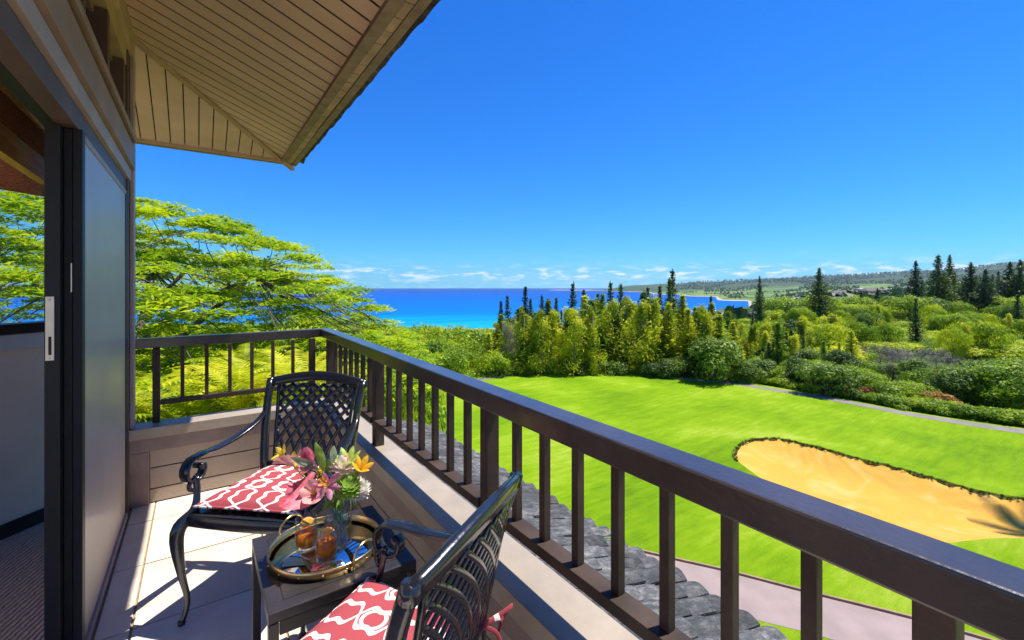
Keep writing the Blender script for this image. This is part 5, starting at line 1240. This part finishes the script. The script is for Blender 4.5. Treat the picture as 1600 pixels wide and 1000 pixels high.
# ---- hedge under the belt, left of the lawn and along the cart path
GH = 'bushy hedge shrubs along the far edge of the lawn'
for k in range(26):
    px = 640+k*12.4+rb.uniform(-4,4); y = np.interp(px, [640,700,760,830,900,960,1060], [612,602,590,583,580,580,584]); d = 9*F/(y-Y0)+1.2+rb.uniform(0,1.0); s = np.interp(px, [640,760,860,960],[1.3,1.15,.95,.75])*rb.uniform(.85,1.15)
    p, z = put(px, d); plant('hedge%d'%(k % 2), 'shrub', 'bright green rounded shrub in the hedge at the far lawn edge', 'shrub', p, (s,s,s), rb.uniform(0,6), GH)
GL = 'low green ground shrubs along the cart path'
for k in range(34):
    px = 1150+k*15+rb.uniform(-4,4); y = np.interp(px, [1150,1278,1406,1600,1700], [596,617,641,668,684]); d = 9*F/(y-Y0)+.9+rb.uniform(0,.6); s = rb.uniform(.7,1.1)
    p, z = put(px, d, -9.05); plant('low%d'%(k % 2), 'ground_shrub', 'low green ground shrub lining the cart path', 'shrub', p, (s,s,s*.8), rb.uniform(0,6), GL)
GR = 'red bronze leaved plants behind the cart path shrubs'
for k, px in enumerate((1242,1262,1283,1345,1362,1474,1489,1330,1452)):
    y = np.interp(px, [1150,1278,1406,1600], [596,617,641,668]); d = 9*F/(y-Y0)+2.4; p, z = put(px, d, -9.1); s = .55+.25*(k % 3)*.5
    plant('red%d'%(k % 2), 'bronze_shrub', 'red bronze leaved shrub behind the cart path', 'shrub', p, (s,s,s), k, GR)
# ---- thicket on the right: lime canopies, dark big-leaved shrubs, grey brush
GT = 'lime green flat-topped small trees of the thicket on the right'
cnt = 0
for row, (d, y_top) in enumerate(((118,498),(100,504),(86,510),(74,520),(64,530),(55,542))):
    w = 7.5; npx = int((1690-1165)/(w*.72/d*F))+1
    for k in range(npx):
        px = 1170+k*(w*.72/d*F)+(row % 2)*12+rb.uniform(-6,6); 
        if px < 1215 and d < 80: continue
        p, z = put(px, d+rb.uniform(-2,2)); h = (Y0-(y_top+rb.uniform(-3,4)))/F*d-z
        if 1350 < px < 1480 and d < 60: continue
        if 1412 < px < 1450 and d < 70: continue
        plant('lime%d'%(cnt % 3), 'canopy_tree', 'lime green flat-topped tree in the thicket right of the belt', 'tree', p, (rb.uniform(.85,1.15),)*2+(h/3.3*.98,), rb.uniform(0,6), GT); cnt += 1
GP_ = 'taller green bushes standing out of the lime thicket'
for k in range(64):
    px = 1200+rb.random()*470; d = rb.choice((58,66,76,88,102))*rb.uniform(.95,1.05); yt = Y0+F*(5.6-rb.uniform(.0,1.9))/d; p, z = put(px, d); h = (Y0-yt)/F*d-z
    if 1395 < px < 1468 and d < 72: continue
    key = rb.choice(('round0','round1','round2','lime1','dark1','lime0','airy2')); H0 = {'l':7.5*.45,'r':4.6,'a':8.5,'d':5.0}[key[0]]; s = rb.uniform(.45,.85)
    plant(key, 'thicket_bush', 'bush', 'bush', p, (s,s,h/H0), rb.uniform(0,6), GP_)
GG = 'dry grey brush between the green thicket plants'
for k, (px, d) in enumerate(((1375,50),(1395,48),(1418,50),(1440,47),(1462,49),(1482,46),(1500,43),(1350,52),(1405,45),(1390,42),(1512,40),(1525,38))):
    p, z = put(px, d, -9.3); s = rb.uniform(.65,.95); plant('grey%d'%(k % 2), 'dry_brush', 'dry grey leafless brush in the thicket', 'brush', p, (s*1.2,s*1.2,s), k, GG)
GS = 'broad green shrubs of the thicket above the cart path'
for k in range(44):
    px = 1190+rb.random()*480; lim = 9*F/(np.interp(px, [1150,1278,1406,1600,1700], [596,617,641,668,684])-Y0); d = lim+2.2+rb.random()*9
    p, z = put(px, d, -9.25); s = rb.uniform(.42,.68)*(1+.35*(px > 1480))
    key = ('round%d'%(k % 3)) if rb.random() < .72 else 'dark%d'%(k % 2)
    plant(key, 'broad_shrub', 'broad green shrub in the thicket behind the cart path', 'shrub', p, (s,s,s*rb.uniform(.75,1.0)), rb.uniform(0,6), GS)
# ---- slope on the left: rounded tree tops below the far railing, running down to the lawn
GM = 'rounded leafy trees on the slope between the railing corner and the lawn'
for k in range(80):
    px = 470+rb.random()*320; d = rb.choice((20,26,33,42,52,62))*rb.uniform(.93,1.07)
    ytop = np.interp(px, [470,560,620,700,760,790], [470,492,512,516,520,528])+np.interp(d, [18,30,62], [70,36,4])+rb.uniform(-3,12)
    if px > 640 and d < 44: continue
    if px > 590 and d < 34: continue
    p, z = put(px, d); h = max(1.8, (Y0-ytop)/F*d-z); s = rb.uniform(.8,1.1)*np.interp(d, [18,60],[.55,1.0])
    plant('round%d'%(k % 3), 'leafy_tree', 'rounded leafy tree on the slope beyond the railing corner', 'tree', p, (s,s,h/4.2), rb.uniform(0,6), GM, M['lf_lime'] if rb.random() < .45 else None)
# ---- ferns and shrubs right behind the far railing
def fern_mesh(seed, nf=16, L_=1.35):
    r = np.random.default_rng(seed); rnd = random.Random(seed); Vl = []
    for k in range(nf):
        a = 2*math.pi*k/nf+rnd.uniform(-.2,.2); el = rnd.uniform(1.0,1.45); n = 26; ln = L_*rnd.uniform(.75,1.1)
        for s in (-1, 1):
            t = np.linspace(.10, 1, n); x = ln*(t*math.cos(el)+.42*t**2.6); z = ln*(math.sin(el)*t-.48*t**3); c = np.stack([x*math.cos(a), x*math.sin(a), z], 1)
            side = np.array([-math.sin(a), math.cos(a), 0.])*s; w = (.15*np.sin(np.pi*(t*.93+.05))**.8)[:, None]; fwd = np.gradient(c, axis=0); fwd /= np.linalg.norm(fwd, axis=1, keepdims=True)
            tip = c+side*w+fwd*w*.55+np.array([0,0,-.25])*w; hw = fwd*.022
            Vl.append(np.stack([c-hw, c+hw, tip+hw*.2, tip-hw*.2], 1).reshape(-1, 3))
    return mesh_from(Vl, 'fronds')
ferns = [fern_mesh(5+i, 11+2*i, 1.25+.15*i) for i in range(3)]
M['lf_fern'] = leafmat('fern_fronds', (.16,.24,.004), (.42,.50,.006), (.80,.74,.02), .5, clump=1.5)
for f_ in ferns: f_.materials.append(M['lf_fern'])
GF = 'arching lime ferns behind the far railing'
for k, (px, d, ztop) in enumerate(((232,6.2,-1.55),(262,6.8,-1.25),(300,6.4,-1.3),(335,7.0,-1.15),(372,6.6,-1.05),(405,7.4,-1.0),(430,6.9,-1.1),(462,7.6,-1.1),(315,5.7,-1.75),(390,5.8,-1.7),(250,5.6,-1.9),(215,6.9,-1.2),(350,5.6,-1.9),(440,6.0,-1.75),(480,8.4,-1.35),(280,8,-1.2),(380,8.3,-1.0),(510,9.0,-1.6))):
    u, v = UV(px, d); p = LND(u, v, ztop-.95); o = thing('fern_plant', 'fern', 'fern'); link('fronds', ferns[k % 3], None, o); o.location = p; o.rotation_euler = (0,0,k*1.3); s = .85+.4*((k*7) % 5)/5; o.scale = (s,s,s)
    tag(o, 'arching lime green fern rising behind the far railing', 'fern', GF)
GX = 'leafy shrubs on the slope under the spreading tree'
for k, (px, d, zt, w_) in enumerate(((225,9.5,-2.0,.5),(290,10.5,-1.8,.55),(350,9.5,-1.75,.5),(410,10.5,-1.6,.55),(455,9.8,-1.4,.5),(490,11.5,-1.5,.55),(530,12.5,-1.9,.6),(560,14.5,-2.2,.6),(600,17,-2.9,.7),(585,20,-2.7,.75),(250,7.4,-2.4,.42),(330,7.6,-2.2,.42),(420,7.8,-2.1,.42),(500,9.2,-2.3,.45),(540,10.5,-2.8,.45),(560,11.6,-3.2,.5),(610,15,-3.9,.6),(520,17,-1.9,.7),(640,22,-4.4,.7),(625,26,-4.0,.8),(180,7.5,-2.2,.45),(300,16,-1.9,.8),(400,17,-1.6,.8),(470,18,-1.4,.8),(200,17,-2,.8),(100,16,-2.2,.8),(0,16,-2.0,.8),(-80,15,-2.0,.8),(50,12,-2.4,.7))):
    u, v = UV(px, d); zg = float(tz(np.array(float(px)), np.array(float(d)))); h = zt-zg; p = LND(u, v, zg)
    plant('round%d'%(k % 3), 'leafy_shrub', 'leafy green shrub on the slope below the spreading tree', 'shrub', p, (w_,w_,h/4.0), k, GX, M['lf_lime'] if k % 2 else None)
GY = 'leafy trees scattered among the houses beyond the thicket'
for k in range(70):
    px = 1196+k*6.1+rb.uniform(-6,6); d = rb.uniform(110,142); yt = rb.choice((462,470,476,482,486,490))+rb.uniform(-3,3); p, z = put(px, d); h = (Y0-yt)/F*d-z; key = rb.choice(('lime0','lime1','round0','airy1','round2','dark0')); H0 = {'l':3.3,'r':4.2,'a':8.5,'d':5.2}[key[0]]; s = rb.uniform(.8,1.3)*h/5
    plant(key, 'leafy_tree', 'leafy tree among the houses beyond the lime thicket', 'tree', p, (s,s,h/H0), rb.uniform(0,6), GY)
GZ = 'leafy trees far down the slope before the sea'
for k in range(70):
    px = 150+rb.random()*640; d = rb.uniform(62,120); yt = np.interp(px, [150,560,700,790],[500,503,506,512])+rb.uniform(-2,9); p, z = put(px, d); h = (Y0-yt)/F*d-z; s = rb.uniform(1.2,2.0)
    plant('round%d'%(k % 3), 'leafy_tree', 'leafy tree far down the slope before the sea', 'tree', p, (s,s,h/4.2), rb.uniform(0,6), GZ, M['lf_lime'] if k % 3 == 0 else None)
# ---- undergrowth that nobody could count
pts = []
for _ in range(26000):
    px = rb.uniform(560,1700); d = rb.uniform(1,1)*(9*F/(np.interp(px, [560,640,760,900,1060,1150,1278,1406,1600,1700], [612,612,590,580,586,596,617,641,668,684])-Y0)+rb.random()**1.5*16+.6); u, v = UV(px, d)
    pts.append((u, v, px))
A_ = np.array(pts); Z_ = tz(A_[:,2], A_[:,1]); PP = np.stack([A_[:,1]*SN+A_[:,0]*CS, A_[:,1]*CS-A_[:,0]*SN, np.maximum(Z_, -9.4)+H+RNG.random(len(A_))*.45], 1)
tag(link('undergrowth', np_mesh('undergrowth', leaf_quads(PP, np.tile([[0,0,1.]], (len(PP),1)), .38, .16, RNG, -.4, .8), np.arange(4*len(PP)).reshape(-1,4)), M['lf_mid']), kind='stuff')
# ---- far woods on the hills and along the coast
def far_wood():
    r = np.random.default_rng(8); Vl = []
    n = 15000; px = r.uniform(1060, 1680, n); d = np.exp(np.log(170)+np.log(6600/170)*r.random(n)**.62); z = tz(px, d)
    m_ = np.array([noise.noise(Vector((float(a)*.012, math.log(float(b))*4.2, 1))) for a, b in zip(px, d)]); keep = (z > -55) & ((m_ > -.02) | (d > 5000) | (d < 420)); px, d, z = px[keep], d[keep], z[keep]
    u = (px-800)/F*d; C = np.stack([d*SN+u*CS, d*CS-u*SN, z+H], 1); hgt = r.uniform(4, 10, len(d))*np.interp(d, [150,1000,6500],[.8,1,3.0]); wd = hgt*r.uniform(.35,.9, len(d))
    for k in range(7):
        q = r.normal(0, 1, (len(d), 3)); q /= np.linalg.norm(q, axis=1, keepdims=True); P = C+q*np.stack([wd*.5, wd*.5, hgt*.42], 1)+np.stack([0*hgt, 0*hgt, hgt*.5], 1)
        Q = leaf_quads(P, q, 1, 1, r, 0, .4).reshape(-1, 4, 3); cen = Q.mean(1, keepdims=True); Vl.append(((Q-cen)*(hgt*.62)[:, None, None]+cen).reshape(-1, 3))
    return mesh_from(Vl, 'far_wood')
M['lf_far'] = leafmat('far_wood_leaves', (.020,.045,.016), (.055,.11,.022), (.18,.26,.03), .25, clump=.006)
tag(link('far_wood', far_wood(), M['lf_far']), kind='stuff')

# ---- houses on the right
def far_house(px, d, w, dep, h, label, roofm, wallm, rz=0, ov=.8, zoff=0, pitch=.18):
    p, z = put(px, d); t = thing('distant_house', label, 'house', p+Vector((0,0,zoff)), -YAW+rz)
    MB().box((-w/2,-dep/2,-2),(w/2,dep/2,h)).obj('wall', wallm, t)
    m = MB(); o = ov; rh = pitch*dep
    m.add([(-w/2-o,-dep/2-o,h+.02),(w/2+o,-dep/2-o,h+.02),(w/2+o,dep/2+o,h+.02),(-w/2-o,dep/2+o,h+.02),(-w/2+dep*.3,0,h+rh+.3),(w/2-dep*.3,0,h+rh+.3),(-w/2-o,-dep/2-o,h+.3),(w/2+o,-dep/2-o,h+.3),(w/2+o,dep/2+o,h+.3),(-w/2-o,dep/2+o,h+.3)],
          [(0,3,2,1),(0,1,7,6),(1,2,8,7),(2,3,9,8),(3,0,6,9),(6,7,5,4),(8,9,4,5),(7,8,5),(9,6,4)]); m.obj('roof', roofm, t)
    k = max(2, int(w/3))
    for i in range(k):
        x = -w/2+w*(i+.5)/k; f = MB().box((x-.9,-dep/2-.03,h*.25),(x+.9,-dep/2-.005,h*.78)).obj('window', M['sill_white'], t); MB().box((x-.8,-dep/2-.05,h*.25+.1),(x+.8,-dep/2-.032,h*.78-.1)).obj('pane', M['window_far'], f)
    return t
far_house(1228,128,15,9,2.6,'low house with slate blue roof left of the lone broad pine', M['roof_far'], M['white_wall'], .1)
far_house(1250,150,12,9,3.6,'brown roofed house right behind the slate blue roofed one', M['roof_far'], M['white_wall'], -.2)
far_house(1318,165,17,10,4.6,'beige walled house right of the lone broad pine', M['roof_far'], M['white_wall'], .15)
far_house(1338,150,9,8,3.0,'small house with reddish wall before the beige one', M['roof_far'], pmat('reddish_wall', (.36,.22,.17), .8), .2)
far_house(1400,150,20,9,3.0,'long brown roofed house behind the lime thicket', M['roof_far'], M['white_wall'], 0)
far_house(1478,150,14,9,3.2,'dark house left of the bare trunk pine', M['roof_far'], M['roof_far'], .1)
far_house(1528,150,16,9,3.2,'long low house with white roof edge under the dense pines', M['roof_far2'], M['roof_far'], -.05)
far_house(1590,160,12,9,3.0,'pale house half hidden at the right edge under the pines', M['roof_far2'], M['white_wall'], -.05)
far_house(1322,420,34,18,7,'distant dark roofed building on the open slope', M['roof_far'], M['roof_far'], 0)
far_house(1362,430,24,18,8,'second distant dark roofed building on the open slope', M['roof_far'], M['white_wall'], .1)
for k, (px, d) in enumerate(((1245,900),(1255,940),(1300,1500),(1210,1200),(1225,1400),(1390,1300),(1420,1500),(1345,1900))):
    t = far_house(px, d, 30, 18, 7, 'tiny pale house on the far slope', M['roof_far2'], M['white_wall'], .3*(k % 3)); t['group'] = 'tiny pale houses on the far slope'
# ---- off-frame palm whose shade falls on the bunker
def palm():
    u, v = 24.9, 18.2; p = LND(u, v, -9); t = thing('coconut_palm', 'tall palm beside the bunker just outside the right edge', 'palm tree', p)
    m = MB(); m.tube(bez([(0,0,-.2),(.2,.1,6),(.1,.0,11.5)], 12), .16, 8); m.obj('trunk', M['bark_light'], t); Vl = []; r = np.random.default_rng(4)
    for k in range(20):
        a = k*2.39996; el = .95-.09*k*1.0; n = 44; L_ = 2.5
        for s in (-1, 1):
            tt = np.linspace(.08, 1, n); x = L_*tt*math.cos(el); z = 11.5+L_*(math.sin(el)*tt-.55*tt*tt); c = np.stack([x*math.cos(a)+.1, x*math.sin(a), z], 1)
            side = np.array([-math.sin(a), math.cos(a), -.35])*s; w = (.55*np.sin(np.pi*(tt*.9+.08))**.6)[:, None]; fwd = np.gradient(c, axis=0); fwd /= np.linalg.norm(fwd, axis=1, keepdims=True); tip = c+side*w+fwd*w*.6; hw_ = fwd*.022
            Vl.append(np.stack([c-hw_, c+hw_, tip+hw_*.2, tip-hw_*.2], 1).reshape(-1, 3))
    link('fronds', mesh_from(Vl, 'fronds'), M['lf_mid'], t)
palm()
# ---- sea air
def haze():
    m = bpy.data.materials.new('sea_air'); m.use_nodes = True; nt = m.node_tree; nt.nodes.clear(); out = nt.nodes.new('ShaderNodeOutputMaterial'); v = nt.nodes.new('ShaderNodeVolumePrincipled')
    v.inputs['Color'].default_value = (.70,.86,1,1); v.inputs['Density'].default_value = HAZE_D; v.inputs['Anisotropy'].default_value = .2
    nt.links.new(v.outputs[0], out.inputs['Volume']); b = MB().box((-14500,-14500,-95),(14500,14500,480)); tag(b.obj('haze', m), kind='stuff')
HAZE_D = 3.4e-5
haze()

# =================================================================== WORDS: each plant is told apart by the landmark it stands beside
ORD = ['', 'second ', 'third ', 'fourth ', 'fifth ', 'sixth ', 'seventh ', 'eighth ', 'ninth ', 'tenth ', 'eleventh ', 'twelfth ', 'thirteenth ', 'fourteenth ', 'fifteenth ', 'sixteenth ', 'seventeenth ', 'eighteenth ']
MARKS = [(-60,'the window view'),(235,'the far railing post'),(505,'the railing corner'),(797,'the bare grey tree'),(895,'the mid-belt pine'),(1051,'the tallest belt pine'),(1115,'the dark round tree'),(1187,'the beach pine'),(1280,'the lone broad pine'),(1431,'the near thicket pine'),(1484,'the tallest pine pair'),(1540,'the bare-pole pine'),(1590,'the right edge pines')]
def picture_x(o):
    p = o.location; d = p.y*CS+p.x*SN; return 800+F*(p.x*CS-p.y*SN)/d, d
def name_group(gname, noun):
    items = [o for o in COL.objects if o.get('group') == gname and o.get('category')]
    by = {}
    for o in items:
        x, d = picture_x(o); m = min(MARKS, key=lambda q: abs(q[0]-x)); by.setdefault((m, x >= m[0]), []).append((abs(x-m[0]), d, o))
    for (m, right), L_ in by.items():
        L_.sort(key=lambda q: q[0]); n = len(L_); ds = sorted(q[1] for q in L_); mid = ds[n//2]
        rows = {0: [], 1: []}
        for q in L_: rows[int(q[1] > mid and n > 3)].append(q)
        for r_, R_l in rows.items():
            for i, q in enumerate(R_l):
                rowt = '' if n <= 3 else (', behind' if r_ else ', in front')
                q[2]['label'] = '%s%s %s of %s%s' % (ORD[min(i, 17)], noun, 'right' if right else 'left', m[1], rowt)
for g_, n_ in ((GO,'olive casuarina'),(GC,'young pointed pine'),(GP_,'thicket bush'),(GD,'dark understorey tree'),(GH,'bright hedge shrub'),(GL,'low path-side shrub'),(GR,'red bronze shrub'),(GT,'lime flat-topped tree'),(GG,'dry grey brush'),(GS,'broad green shrub'),(GM,'slope tree'),(GF,'lime fern'),(GX,'slope shrub'),(GY,'tree among houses'),(GZ,'distant slope tree'),(GB,'slender belt pine'),('tiny pale houses on the far slope','tiny far house')): name_group(g_, n_)
